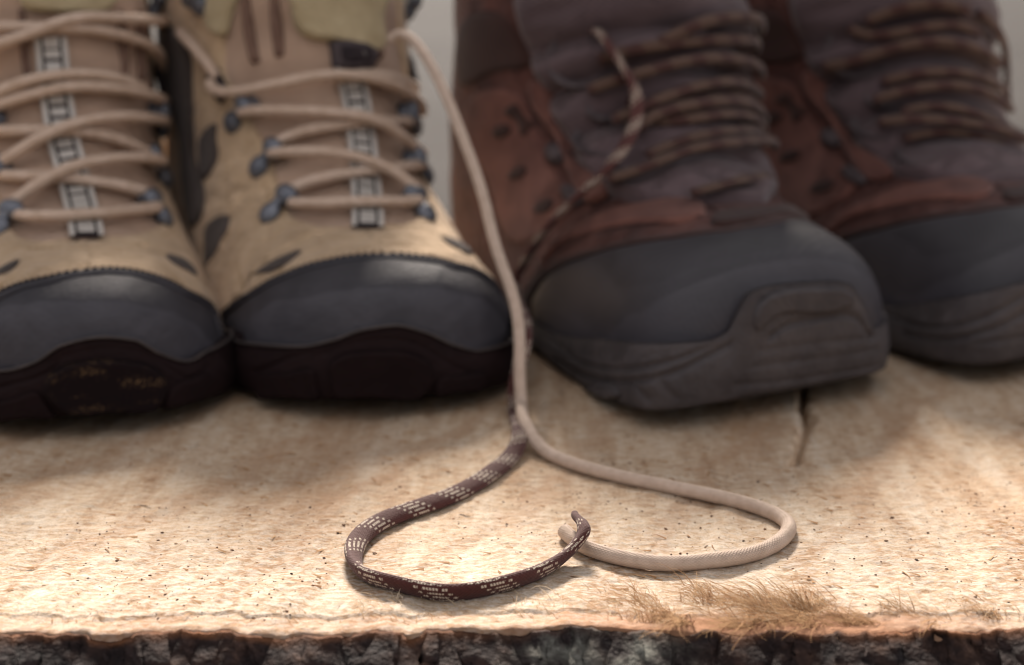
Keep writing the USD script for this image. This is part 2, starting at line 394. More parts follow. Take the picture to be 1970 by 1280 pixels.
look('white_webbing', (0.4744, 0.4364, 0.3889), .9, .2, (0.5692, 0.5313, 0.4839), 400., [(2500., .0002)])
look('grey_webbing', (.055, .042, .044), .9, .2, (.085, .068, .07), 300., [(2500., .0002)])
look('tan_thread', (.36, .245, .135), .9, .2)
look('piping', (.13, .075, .055), .9, .2, (.18, .11, .08), 200.)
look('dark_thread', (.030, .022, .022), .8, .3)
look('tan_lace', (.50, .365, .27), .8, .25, (.62, .48, .38), 260., [(2200., .0005)])
look('tan_braid', (0.4536, 0.3456, 0.2700), .72, .3, (0.5616, 0.4428, 0.3564), 300.)
look('brown_leather', (.040, .0118, .0090), .78, .25, (.105, .038, .028), 60., [(900., .0006), (160., .0018)], sheen=.12, vdetail=8.)
look('brown_overlay', (.070, .0225, .0165), .74, .28, (.165, .066, .048), 70., [(900., .0006)], sheen=.12, vdetail=8.)
look('dark_suede', (0.0280, 0.0112, 0.0088), .9, .2, (0.0400, 0.0168, 0.0128), 80., [(900., .0004)], sheen=.15)
def striped_lace(name, base, pale, bump_scale=None):
    usdkit.material(stage, LK + name, {
        'a': ('attribute', {'attribute': 'pat'}), 'g': ('geometry', {}), 'n': ('noise_texture', {'scale': 900., 'detail': 2.}),
        'v': ('mix_color', {'a': base, 'b': tuple(1.6 * c for c in base)}), 'm': ('mix_color', {'b': pale}),
        'b': ('bump', {'distance': .0002}), 'p': ('principled_bsdf', {'roughness': .8, 'specular_ior_level': .25, 'sheen_weight': .15})},
        [('g.position', 'n.vector'), ('n.fac', 'v.fac'), ('v.result', 'm.a'), ('a.fac', 'm.fac'), ('m.result', 'p.base_color'), ('n.fac', 'b.height'), ('b.normal', 'p.normal')], surface='p.BSDF')
striped_lace('brown_braid', (.048, .0125, .0100), (.56, .48, .38))
striped_lace('brown_lace', (.034, .0115, .0085), (.105, .064, .043))
# sawn wood: pale, streaked along the saw strokes (y) and the rings (x), darker towards the bark
usdkit.material(stage, LK + 'sawn_wood', {
    'g': ('geometry', {}), 'a': ('attribute', {'attribute': 'pat'}),
    'm1': ('mapping', {'scale': (1., .14, 1.), 'rotation': (0, 0, .30)}), 'n1': ('noise_texture', {'scale': 75., 'detail': 9., 'roughness': .72, 'distortion': .25}),
    'm2': ('mapping', {'scale': (.45, 1., 1.), 'rotation': (0, 0, .35)}), 'n2': ('noise_texture', {'scale': 420., 'detail': 8., 'roughness': .75, 'distortion': .3}),
    'n3': ('noise_texture', {'scale': 1500., 'detail': 4., 'roughness': .65}), 'n4': ('noise_texture', {'scale': 900., 'detail': 4., 'roughness': .6}),
    'w1': ('wave_texture', {'scale': 7., 'distortion': 4.5, 'detail': 5., 'detail_scale': 4., 'detail_roughness': .65}), 'mw': ('mapping', {'rotation': (0, 0, .42)}),
    'r1': ('rgb_ramp', {'ramp': [(.35, (.25, .135, .065)), (.44, (.42, .285, .175)), (.53, (.54, .41, .285)), (.64, (.62, .53, .42))]}),
    'r2': ('rgb_ramp', {'ramp': [(.35, (.20, .095, .042)), (.43, (.40, .25, .14)), (.52, (.55, .42, .295)), (.64, (.67, .59, .48))]}),
    'r3': ('map_range', {'from_min': .30, 'from_max': .48, 'to_min': .45, 'to_max': 1.0, 'clamp': True}),
    'rw': ('map_range', {'from_min': .78, 'from_max': 1.0, 'to_min': 0., 'to_max': .5, 'clamp': True}),
    'r4': ('map_range', {'from_min': .42, 'from_max': .60, 'to_min': 0., 'to_max': 1., 'clamp': True}),
    'ns': ('noise_texture', {'scale': 26., 'detail': 7., 'roughness': .68, 'distortion': .8}), 'rs': ('map_range', {'from_min': .50, 'from_max': .68, 'to_min': 0., 'to_max': .70, 'clamp': True}), 'stain': ('mix_color', {'b': (.33, .185, .095)}), 'mx': ('mix_color', {'fac': .45}), 'band': ('mix_color', {'b': (.36, .21, .115)}), 'fl': ('mix_color', {'b': (.74, .69, .61)}), 'sy': ('separate_xyz', {}), 'pale_front': ('map_range', {'from_min': .395, 'from_max': .335, 'to_min': .10, 'to_max': .55, 'clamp': True}), 'sm': ('math', {'math_type': 'multiply'}), 'mg': ('mix_color', {'blend_type': 'multiply', 'fac': .6}), 'cc': ('combine_color', {}),  # whitish flecks grow stronger towards the front edge
    'edge': ('mix_color', {'b': (.38, .20, .115)}), 'b1': ('bump', {'distance': .00022}), 'b2': ('bump', {'distance': .00022}), 'b3': ('bump', {'distance': .00018}),
    'p': ('principled_bsdf', {'roughness': .88, 'specular_ior_level': .2})},
    [('g.position', 'm1.vector'), ('m1.vector', 'n1.vector'), ('g.position', 'm2.vector'), ('m2.vector', 'n2.vector'), ('g.position', 'n3.vector'), ('m2.vector', 'n4.vector'),
     ('g.position', 'mw.vector'), ('mw.vector', 'w1.vector'), ('w1.fac', 'rw.value'), ('n4.fac', 'r4.value'),
     ('n1.fac', 'r1.fac'), ('n2.fac', 'r2.fac'), ('r1.color', 'mx.a'), ('r2.color', 'mx.b'), ('n3.fac', 'r3.value'),
     ('m1.vector', 'ns.vector'), ('ns.fac', 'rs.value'), ('mx.result', 'stain.a'), ('rs.result', 'stain.fac'), ('stain.result', 'band.a'), ('rw.result', 'band.fac'), ('band.result', 'fl.a'), ('g.position', 'sy.vector'), ('sy.y', 'pale_front.value'), ('r4.result', 'sm.value1'), ('pale_front.result', 'sm.value2'), ('sm.value', 'fl.fac'),
     ('r3.result', 'cc.r'), ('r3.result', 'cc.g'), ('r3.result', 'cc.b'), ('fl.result', 'mg.a'), ('cc.color', 'mg.b'),
     ('mg.result', 'edge.a'), ('a.fac', 'edge.fac'), ('edge.result', 'p.base_color'),
     ('n2.fac', 'b1.height'), ('n3.fac', 'b2.height'), ('b1.normal', 'b2.normal'), ('n4.fac', 'b3.height'), ('b2.normal', 'b3.normal'), ('b3.normal', 'p.normal')], surface='p.BSDF')
usdkit.material(stage, LK + 'bark', {
    'g': ('geometry', {}), 'a': ('attribute', {'attribute': 'pat'}), 'n1': ('noise_texture', {'scale': 120., 'detail': 6., 'roughness': .65}), 'n2': ('noise_texture', {'scale': 33., 'detail': 5., 'roughness': .6}),
    'n3': ('noise_texture', {'scale': 480., 'detail': 4.}),
    'r1': ('rgb_ramp', {'ramp': [(.34, (.005, .0025, .003)), (.50, (.018, .0085, .0070)), (.60, (.036, .018, .013)), (.72, (.09, .050, .034))]}),
    'lr': ('map_range', {'from_min': .44, 'from_max': .56, 'clamp': True}), 'sx': ('separate_xyz', {}), 'lx': ('map_range', {'from_min': -.016, 'from_max': .0, 'clamp': True}), 'lx2': ('map_range', {'from_min': .05, 'from_max': .03, 'clamp': True}), 'q1': ('math', {'math_type': 'multiply'}), 'q2': ('math', {'math_type': 'multiply'}), 'lc': ('rgb_ramp', {'ramp': [(.42, (.02, .013, .013)), (.50, (.07, .066, .057)), (.62, (.17, .17, .145))]}),
    'li': ('mix_color', {}), 'ed': ('mix_color', {'b': (.30, .115, .04)}),
    'b': ('bump', {'distance': .002}), 'b2': ('bump', {'distance': .0006}), 'p': ('principled_bsdf', {'roughness': .85, 'specular_ior_level': .3})},
    [('g.position', 'n1.vector'), ('g.position', 'n2.vector'), ('g.position', 'n3.vector'), ('n1.fac', 'r1.fac'), ('n2.fac', 'lr.value'), ('n1.fac', 'lc.fac'), ('r1.color', 'li.a'), ('lc.color', 'li.b'), ('g.position', 'sx.vector'), ('sx.x', 'lx.value'), ('sx.x', 'lx2.value'), ('lx.result', 'q1.value1'), ('lx2.result', 'q1.value2'), ('q1.value', 'q2.value1'), ('lr.result', 'q2.value2'), ('q2.value', 'li.fac'),
     ('li.result', 'ed.a'), ('a.fac', 'ed.fac'), ('ed.result', 'p.base_color'), ('n1.fac', 'b.height'), ('n3.fac', 'b2.height'), ('b.normal', 'b2.normal'), ('b2.normal', 'p.normal')], surface='p.BSDF')
look('pale_fibre', (.60, .49, .35), .8, .3, (.42, .27, .14), 120.)
look('rusty_fibre', (.25, .11, .038), .8, .3, (.46, .28, .135), 300.)
look('dark_speck', (.022, .014, .012), .8, .3, (.20, .10, .05), 700.)
look('dry_ground', (0.0228, 0.0187, 0.0170), .95, .2, (0.0387, 0.0341, 0.0314), .9, [(20., .01)], vdetail=5.)
# ------------------------------------------------------------------ ground and stump
GROUND_Z = -0.42
gr = np.concatenate([[0], np.geomspace(.4, 300, 60)])
ga = np.linspace(0, 2 * np.pi, 97)[:-1]
gv = np.stack([gr[:, None] * np.cos(ga), .7 + gr[:, None] * np.sin(ga), np.full((61, 96), GROUND_Z)], -1)
gv[..., 2] += .02 * (meshkit.fbm(np.stack([gv[..., 0] * 3, gv[..., 1] * 3, gv[..., 2]], -1), 3, 5) - .5)
add('/World', 'ground', (gv.reshape(-1, 3), grid_faces(61, 96, True)[:, ::-1]), 'dry_ground', smooth=True, kind='structure', label='pale dry ground blurred far behind the boots', category='ground')

SX, SYA, SYB, SC = .74, .40, .17, .70            # half width, half depths (front, back), centre
def front_y(x):
    x = np.asarray(x, float)
    e = np.clip(1 - np.clip(np.abs(x) / SX, 0, 1) ** 2.8, 0, 1) ** (1 / 2.8)
    p = np.stack([x * 26, x * 0, x * 0], -1)
    n = (meshkit.fbm(p, 4, 3) - .5) * .0075 + (meshkit.noise(np.stack([x * 210, x * 0, x * 0], -1), 9) - .5) * .0022 + (meshkit.noise(np.stack([x * 700, x * 0, x * 0], -1), 10) - .5) * .0009
    return SC - SYA * e - n + .0025 * np.exp(-((x + .005) / .05) ** 2) * 0 + .0048
def back_y(x):
    e = np.clip(1 - np.clip(np.abs(x) / SX, 0, 1) ** 2.8, 0, 1) ** (1 / 2.8)
    return SC + SYB * e
def seg_dist(p, line):
    d = np.full(p.shape[:-1], 9.); 
    for a, b in zip(line[:-1], line[1:]):
        ab = b - a; t = np.clip(((p - a) @ ab) / (ab @ ab), 0, 1)
        d = np.minimum(d, np.linalg.norm(p - a - t[..., None] * ab, axis=-1))
    return d
CRACK = np.array([on_z(*q)[:2] for q in [(1530, 690), (1548, 740), (1543, 775), (1553, 800), (1548, 828), (1538, 850), (1536, 870), (1524, 888)]])
def wood_z(x, y, dist):
    """Height of the sawn face: saw ridges, torn fibres, a lower lip beside the bark and one drying crack."""
    P = lambda sx, sy, r=0.: np.stack([(x * math.cos(r) - y * math.sin(r)) * sx, (x * math.sin(r) + y * math.cos(r)) * sy, x * 0], -1)
    z = (meshkit.fbm(P(14, 14), 3, 21) - .5) * .0030
    z = z + (meshkit.fbm(P(150, 24, .30), 4, 22) - .5) * .0017 + (meshkit.fbm(P(60, 330, .12), 3, 25) - .5) * .0004
    z = z + (meshkit.fbm(P(230, 420, -.2), 3, 23) - .5) * .0005
    z = z + (meshkit.fbm(P(900, 900), 2, 24) - .5) * .0003
    lip = .0078 + (meshkit.noise(np.stack([x * 60, x * 0, x * 0], -1), 31) - .5) * .0016
    z = z - .0005 * (1 - sstep(lip - .0003, lip + .0002, dist)) - .0004 * (1 - sstep(0, .0015, dist))
    dc = seg_dist(np.stack([x, y], -1), CRACK)
    return z - .006 * np.exp(-(dc / (.0008 + .0016 * meshkit.noise(P(300, 300), 77))) ** 2)
xs = np.concatenate([-np.geomspace(.74, .27, 26)[:-1], np.linspace(-.27, .27, 800), np.geomspace(.27, .74, 26)[1:]])
vs = np.concatenate([np.linspace(0, .33, 340)[:-1] , np.linspace(.33, .68, 130)[:-1], np.linspace(.68, 1, 40)])
X = np.repeat(xs[:, None], len(vs), 1)
YF, YB = front_y(xs)[:, None], np.maximum(back_y(xs), front_y(xs) + 1e-4)[:, None]
Y = YF + (YB - YF) * vs[None]
DI = Y - YF
Z = wood_z(X, Y, DI)
edge = (1 - sstep(.0065, .0088, DI)) * .30 + (1 - sstep(.0, .0018, DI)) * .35
edge = edge * (.6 + .8 * meshkit.fbm(np.stack([X * 90, Y * 250, X * 0], -1), 3, 41))
edge = edge * .9 + 1.0 * np.exp(-((X - .062) / .036) ** 2) * (1 - sstep(.006, .017, DI + .004 * meshkit.noise(np.stack([X * 200, Y * 200, X * 0], -1), 5)))
dark_lines = np.zeros_like(X)
X = np.vstack([X.T[:1], X.T]).T; Y = np.vstack([Y.T[:1] + .0006, Y.T]).T; Z = np.vstack([Z.T[:1] - .012, Z.T]).T; edge = np.vstack([edge.T[:1] * 0 + .6, edge.T]).T
stump = thing('tree_stump', (0, SC, GROUND_Z), label='broad sawn tree stump with bark edge that all four boots stand on', category='tree stump')
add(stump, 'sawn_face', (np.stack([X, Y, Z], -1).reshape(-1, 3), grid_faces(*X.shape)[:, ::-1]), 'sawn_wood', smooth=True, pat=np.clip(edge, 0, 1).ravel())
# bark: a rough wall all round, from just outside the sawn edge down to the ground
ring = np.concatenate([np.stack([xs, front_y(xs)], 1)[1:-1], np.stack([xs[::-1][::12], back_y(xs[::-1][::12])], 1)])
rn = np.roll(ring, -1, 0) - np.roll(ring, 1, 0); rn = unit(np.stack([rn[:, 1], -rn[:, 0]], 1))
zs = -np.concatenate([[0, .0002], np.linspace(.0006, .026, 44), np.geomspace(.028, .42, 24)])
bx = np.repeat(ring[:, None, :], len(zs), 1)
q = np.concatenate([bx, np.broadcast_to(zs[None, :, None], bx.shape[:2] + (1,))], -1)
lump = (meshkit.fbm(q * [120, 120, 45], 4, 51) - .5) * .018 + (np.abs(meshkit.fbm(q * [380, 380, 150], 3, 52) - .5)) * .014 + (meshkit.noise(q * [900, 900, 900], 53) - .5) * .0012
depth = np.array([-.0035, .0]).tolist() + list(.0004 + .0075 * sstep(0, .007, np.linspace(.0006, .026, 44))) + list(np.linspace(.0082, .03, 24))
offs = np.asarray(depth)[None] + lump * sstep(0, .004, -zs)[None] + .0004
bz = zs[None] + .0042 * (meshkit.fbm(np.concatenate([ring * 130, ring[:, :1] * 0], 1), 4, 54) - .62)[:, None] * np.exp(zs / .02)[None] + .0003
bz[:, 0] = -.004
bp = np.stack([bx[..., 0] + rn[:, None, 0] * offs, bx[..., 1] + rn[:, None, 1] * offs, bz], -1)
orange = (1 - sstep(.0002, .0020, -zs))[None] * (.0 + .6 * meshkit.fbm(np.concatenate([ring * 160, ring[:, :1] * 0], 1), 3, 55))[:, None] * np.ones_like(bz)
orange = orange * (1.15 - .9 * sstep(-.02, .0, ring[:, :1]) * (1 - sstep(.03, .06, ring[:, :1])))
add(stump, 'bark', (bp.reshape(-1, 3), np.vstack([grid_faces(len(ring), len(zs)), (lambda n, m: np.vstack([np.stack([np.arange(m - 1) + (n - 1) * m, np.arange(m - 1) + 1 + (n - 1) * m, np.arange(m - 1) + 1], 1), np.stack([np.arange(m - 1) + (n - 1) * m, np.arange(m - 1) + 1, np.arange(m - 1)], 1)]))(len(ring), len(zs))])),
    'bark', smooth=True, pat=np.clip(orange, 0, 1).ravel())
def wood_at(x, y):
    x, y = np.asarray(x, float), np.asarray(y, float)
    return wood_z(x, y, y - front_y(x))
def fibres(x, y, length, width, heading, rise, curl):
    """Thin tapered slivers of wood standing on the sawn face: arrays of roots, lengths, widths, headings and upward slopes."""
    n = len(x); k = 5
    t = np.linspace(0, 1, k)[None]
    hd = heading[:, None] + curl[:, None] * t
    step = length[:, None] / (k - 1)
    dx, dy = np.cos(hd) * step, np.sin(hd) * step
    px, py = x[:, None] + np.cumsum(dx, 1) - dx[:, :1], y[:, None] + np.cumsum(dy, 1) - dy[:, :1]
    pz = wood_at(x, y)[:, None] + .0001 + length[:, None] * (rise[:, None] * t - .55 * np.maximum(rise[:, None], .12) * t ** 2)
    w = width[:, None] * (1 - .85 * t) * .5
    sx, sy = -np.sin(hd) * w, np.cos(hd) * w
    a = np.stack([px + sx, py + sy, pz], -1); b = np.stack([px - sx, py - sy, pz + w * .6], -1)
    v = np.stack([a, b], 2).reshape(n, -1, 3)
    j = np.arange(k - 1) * 2
    f1 = np.vstack([np.stack([j, j + 1, j + 3], 1), np.stack([j, j + 3, j + 2], 1)])
    return v.reshape(-1, 3), (f1[None] + (np.arange(n) * 2 * k)[:, None, None]).reshape(-1, 3)
r = np.random.default_rng(11)
n = 20000
fx = r.uniform(-.2, .2, n); fy = front_y(fx) + .007 + .26 * r.uniform(0, 1, n) ** 1.5
keep = meshkit.fbm(np.stack([fx * 40, fy * 40, fx * 0], -1), 3, 61) > .50
fx, fy = fx[keep], fy[keep]; n = len(fx)
add(stump, 'loose_fibres', fibres(fx, fy, r.uniform(.0008, .0034, n), r.uniform(.00006, .00017, n), r.normal(2.75, .45, n), r.uniform(.0, .35, n), r.normal(0, .5, n)), 'pale_fibre', kind='stuff')
def tuft(cx, sd, cnt, l0, l1, y0, ysd, h0, rise):
    xx = r.normal(cx, sd, cnt); yy = front_y(xx) + y0 + np.abs(r.normal(0, ysd, cnt))
    kp = meshkit.noise(np.stack([xx * 130, yy * 130, xx * 0], -1), 91) + r.normal(0, .08, cnt) > .47; xx, yy = xx[kp], yy[kp]; cnt = len(xx)
    cl = meshkit.noise(np.stack([xx * 190, yy * 190, xx * 0], -1), 88); c2 = meshkit.noise(np.stack([xx * 420, yy * 420, xx * 0], -1), 89)
    return fibres(xx, yy, r.uniform(l0, l1, cnt) * (.5 + cl), r.uniform(.00010, .00028, cnt), h0 + (cl - .5) * 3.2 + r.normal(0, .45, cnt), r.uniform(.15, .8, cnt) * rise * (.3 + 1.4 * c2), r.normal(.5, .5, cnt))
m1 = [tuft(*a) for a in [(.049, .011, 1900, .004, .014, .003, .008, 2.65, 1.1), (.068, .014, 1500, .004, .013, .003, .006, 2.6, 1.), (.088, .012, 220, .003, .008, .003, .004, 2.5, .9), (.112, .008, 170, .003, .009, .005, .004, 2.3, 1.), (-.02, .02, 50, .002, .005, .004, .003, 2.4, .6), (-.08, .03, 70, .002, .004, .004, .004, 2.4, .5)]]
add(stump, 'torn_edge_fibres', cat(m1), 'rusty_fibre', kind='stuff')
m2 = [tuft(*a) for a in [(.0, .03, 120, .003, .008, .008, .007, 2.4, .8), (.050, .015, 280, .004, .011, .006, .006, 2.6, 1.1), (.075, .02, 160, .004, .011, .007, .005, 2.5, 1.), (.108, .02, 160, .003, .009, .008, .005, 2.4, .9), (-.04, .02, 70, .002, .006, .008, .006, 2.5, .7)]]
add(stump, 'pale_torn_fibres', cat(m2), 'pale_fibre', kind='stuff')
n = 420
xx = r.uniform(-.19, .19, n); yy = front_y(xx) + .012 + .17 * r.uniform(0, 1, n) ** 1.2
add(stump, 'splinters', fibres(xx, yy, r.uniform(.0012, .0048, n), r.uniform(.0003, .0009, n), np.where(r.uniform(0, 1, n) < .7, r.normal(2.75, .35, n), r.uniform(0, 6.28, n)), r.uniform(.02, .25, n), r.normal(0, .25, n)), 'rusty_fibre', kind='stuff')
sp = []
n = 3000
xx = r.uniform(-.2, .2, n); yy = front_y(xx) + .006 + .2 * r.uniform(0, 1, n) ** 1.3
den = meshkit.fbm(np.stack([xx * 30, yy * 30, xx * 0], -1), 2, 71) + .12 * np.exp(-((xx + .06) / .03) ** 2)
for x, y, dn in zip(xx, yy, den):
    if dn < .5: continue
    s = min(.00042, .00010 * math.exp(abs(r.normal(0, .62))))
    a = r.uniform(0, 6.28)
    m = trimesh.creation.icosphere(0)
    v = m.vertices * [s * r.uniform(.8, 2.), s, s * .7] * r.uniform(.7, 1.3, (len(m.vertices), 1))
    v = v @ np.array([[math.cos(a), math.sin(a), 0], [-math.sin(a), math.cos(a), 0], [0, 0, 1]])
    sp.append((v + [x, y, float(wood_at(x, y)) + s * .3], m.faces))
add('/World', 'dirt_specks', cat(sp), 'dark_speck', kind='stuff', label='tiny dark dirt specks scattered over the pale sawn wood', category='dirt')
# ------------------------------------------------------------------ boot building
def rising(a, col, gap):
    a = a[np.argsort(a[:, col], kind='stable')]; keep = [0]
    for i in range(1, len(a)):
        if a[i, col] - a[keep[-1], col] > gap: keep.append(i)
    return a[keep]

class Made:
    """A boot being built: its skin surface, its thing and the picks."""
    def __init__(self, boot, path, suf):
        self.b, self.path, self.suf = boot, path, suf
        self.S = Surf(lambda ab: boot.skin(ab), (0, -1), (1, 1), (150, 121), (boot.L, .095), flip=-1.0)
    def add(self, name, mesh, lk, parent=None, **kw):
        return add(parent or self.path, name, mesh, lk, smooth=kw.pop('smooth', True), **kw)

def stitches(S, line, step=.0032, ln=.0021, r=.00038, lift=.0004):
    """A row of short raised stitches along a curve of parameters."""
    q = resample(np.asarray(line) * S.scale, step) / S.scale
    ms = []
    P = S.off(q, np.full(len(q), lift)); N = S.normal(q)
    T = unit(np.gradient(P, axis=0))
    for p, n, t in zip(P, N, T):
        ms.append(blob(p, [t, n, np.cross(t, n)], [ln * .5, r * 1.3, r], 1))
    return cat(ms)

def build_sole(M, W, a, e1, e2, zdef, ztrace, grooves, lugs, look_sole, look_lug, look_rim, heel=.272, bulge=.0034, waist=.84, square=0., lug_looks=None, rim=True):
    b = M.b
    th = np.linspace(-np.pi / 2, np.pi / 2, 181)
    tl = W * np.sign(np.sin(th)) * np.abs(np.sin(th)) ** (2 / e2); tu = a * (1 - np.abs(np.cos(th)) ** (2 / e1))
    if square:                                          # the left corner of the toe is blunter than the right one
        k = sstep(0, .5, -np.sin(th)) * square
        tl = tl * (1 - k) + k * (W + .0015) * np.sign(np.sin(th)) * np.abs(np.sin(th)) ** (2 / 8.); tu = tu * (1 - k) + k * .6 * a * (1 - np.abs(np.cos(th)) ** (2 / 5.))
    us = np.linspace(a, heel - .035, 40)[1:]
    wf = PchipInterpolator([a, .11, .16, .21, heel - .035], np.array([1, 1, waist, waist * .97, waist * .95]) * W)
    he = np.linspace(0, np.pi / 2, 24)[1:]
    hw = wf(heel - .035)
    hl, hu = hw * np.cos(he) ** .8, heel - .035 + .035 * np.sin(he)
    right = np.stack([np.concatenate([wf(us), hl]), np.concatenate([us, hu])], 1)
    left = right[::-1] * [-1, 1]
    if square: left = np.vstack([left[:-1] - [.0015, 0], [[-W - .0015 * square, a * .75]]])
    loop = np.vstack([left, np.stack([tl, tu], 1), right])
    loop = resample(loop, .0009)
    n = len(loop)
    d = np.gradient(loop, axis=0)
    for _ in range(6): d = (np.roll(d, 1, 0) + d + np.roll(d, -1, 0)) / 3
    nrm = unit(np.stack([d[:, 1], -d[:, 0]], 1))                 # (l, u): outward
    qs = np.linspace(0, 1, n); per = n * .0009
    lx = PchipInterpolator(qs, loop); nx = PchipInterpolator(qs, nrm)
    def wall(q, z, off):
        p = lx(q) + unit(nx(q)) * np.asarray(off)[..., None]
        return b.world(np.stack([p[..., 1], p[..., 0], z], -1))
    PS = Surf(lambda ab: wall(ab[..., 0], ab[..., 1], np.full(ab.shape[:-1], bulge)), (.12, 0), (.88, .055), (260, 40), (per, 1.), flip=1.0)
    PS.faces = PS.faces[:, ::-1]
    tr = rising(PS.pick(ztrace), 0, .0015)
    zt = PchipInterpolator(np.concatenate([[0, tr[0, 0] - .06], tr[:, 0], [tr[-1, 0] + .06, 1]]), np.concatenate([[zdef, zdef], tr[:, 1], [zdef, zdef]]))
    q = np.linspace(0, 1, int(per / .0007)); ztop = np.clip(zt(q), .012, .05)
    nz = 44
    kz = np.concatenate([[0, .02], np.linspace(.06, .97, nz - 4), [1.0, 1.0]])
    Q = np.repeat(q[:, None], nz, 1); ZZ = ztop[:, None] * kz[None]
    off = bulge * (.55 + .45 * np.sin(np.pi * np.clip(kz, 0, 1) ** .8))[None] * np.ones_like(Q)
    off[:, 0] = -.003; off[:, 1] = bulge * .3; off[:, -3] -= .0003; off[:, -2] = bulge * .55; off[:, -1] = -.007
    ZZ[:, -1] = ztop - .0015; ZZ[:, 1] = .0006
    PT = np.stack([Q * per, ZZ], -1)
    for line, wd, dp in grooves:
        g = PS.pick(line) * [per, 1.]
        g = spline(g, .0008) if len(g) > 2 else g
        dd = cKDTree(resample(g, .0003)).query(PT.reshape(-1, 2))[0].reshape(Q.shape)
        off[:, :-1] -= (dp * np.exp(-(dd / wd) ** 2) * sstep(0, .25, 1 - kz)[None] * .65)[:, :-1]
    off[:, 1:-1] += ((meshkit.fbm(np.stack([Q * per * 160, ZZ * 160, Q * 0], -1), 3, 5) - .5) * .0008)[:, 1:-1]
    V = wall(Q.ravel(), ZZ.ravel(), off.ravel())
    F = grid_faces(len(q), nz)[:, ::-1]
    bot = np.arange(len(q)) * nz
    c = b.world(np.array([[u_, 0, .001] for u_ in (.13,)])); ci = len(V)
    V = np.vstack([V, c]); F = np.vstack([F, np.stack([bot[:-1], bot[1:], np.full(len(q) - 1, ci)], 1)[:, ::-1]])
    sole = M.add('sole', (V, F), look_sole)
    if rim:
        m = (q > .2) & (q < .8)
        P = wall(q[m], ztop[m], np.full(m.sum(), bulge * .62))
        v, f, _ = tube(P[::2], .00055, .00055, nv=8)
        M.add('sole_rim', (v, f), look_rim, parent=sole)
    SS = Surf(lambda ab: wall(ab[..., 0], ab[..., 1], np.full(ab.shape[:-1], bulge * .9)), (.12, 0), (.88, .055), (60, 12), (per, 1.), flip=1.0)
    for i, (poly, thick) in enumerate(lugs):
        pk = np.clip(PS.pick(poly), [.12, .0006], [.88, .05])
        v, f = SS.panel(pk, thick, bevel=.0016, h=.0012, base=-.0012)
        M.add('tread_lug', (v, f), (lug_looks or {}).get(i, look_lug), parent=sole)
    return sole

def hook(M, rivet, head, look_='gunmetal', sz=1.38, parent=None):
    """A lace hook: a rivet on the leather, an arm and the curled head over the lace."""
    S = M.S
    ab = S.pick([rivet, head])
    P, N = S.f(ab), S.normal(ab)
    r0 = P[0] + N[0] * .0035; h0 = P[1] + N[1] * .0062
    d = unit(h0 - r0); n = unit(N[0] + N[1]); n = unit(n - d * (n @ d)); w = np.cross(d, n)
    base = blob(r0, [d, w, n], [.0036 * sz, .0034 * sz, .0022 * sz], 3)
    neck, nf, _ = tube(spline(np.array([r0, (r0 + h0) / 2 + n * .0004, h0 + d * .0005]), .0005), .0018 * sz, .0014 * sz, up=n, nv=10)
    hd = blob(h0, [w, d, n], [.0043 * sz, .0030 * sz, .0023 * sz], 3)
    lip = blob(h0 + d * .0018 - n * .0030, [w, d, n], [.0032 * sz, .0013 * sz, .0028 * sz], 2)
    return M.add('lace_hook', cat([base, (neck, nf), hd, lip]), look_)

def strand(M, pts, lk, r=.0023, lift=.0045, arch=.0015, flat=1.0, pat=None, name='lace_strand', nv=12, tilt=0., lifts=None):
    """A length of lace over the boot, through the photograph's pixels, held a little off the skin."""
    ab = M.S.pick(pts)
    P, N = M.S.f(ab), M.S.normal(ab)
    k = np.linspace(0, 1, len(P))
    h = (lift + arch * np.sin(np.pi * k)) if lifts is None else np.asarray(lifts, float)
    P = P + N * h[:, None]
    p = spline(P, .0009)
    nn = unit(np.stack([np.interp(np.linspace(0, 1, len(p)), k, N[:, i]) for i in range(3)], 1))
    rr = r * (1 + .05 * np.sin(np.arange(len(p)) * .13 + len(pts)))
    v, f, uv = tube(p, rr, rr * flat, up=nn, nv=nv, tilt=tilt)
    return M.add(name, (v, f), lk, pat=(pat(uv) if pat else None))

def dash_pattern(period, dash, seed=0):
    """Pale woven dashes along a dark lace, from its length and turn."""
    def f(uv):
        u, v = uv[:, 0], uv[:, 1]
        k = np.floor(v * 11 + .5)
        x = ((u + k * .0013 + seed * .004) / period) % 1.0 - .5
        inrow = np.abs(v * 11 - k) < .24
        m = (np.abs(x) * period < dash * .5) | (np.abs(np.abs(x) * period - dash * .5 - .0016) < .00055)
        st = np.abs(((u / .00075 + (v * 11 - k) * .6) % 1.0) - .5) < .34
        return (m & inrow & st).astype(float)
    return f
def fleck_pattern(period, dash):
    def f(uv):
        x = (uv[:, 0] / period + .3 * uv[:, 1]) % 1.0 - .5
        return sstep(.0, .12, dash / period * .5 - np.abs(x)) * (.55 + .45 * np.sin(uv[:, 0] * 5200 + uv[:, 1] * 40))
    return f

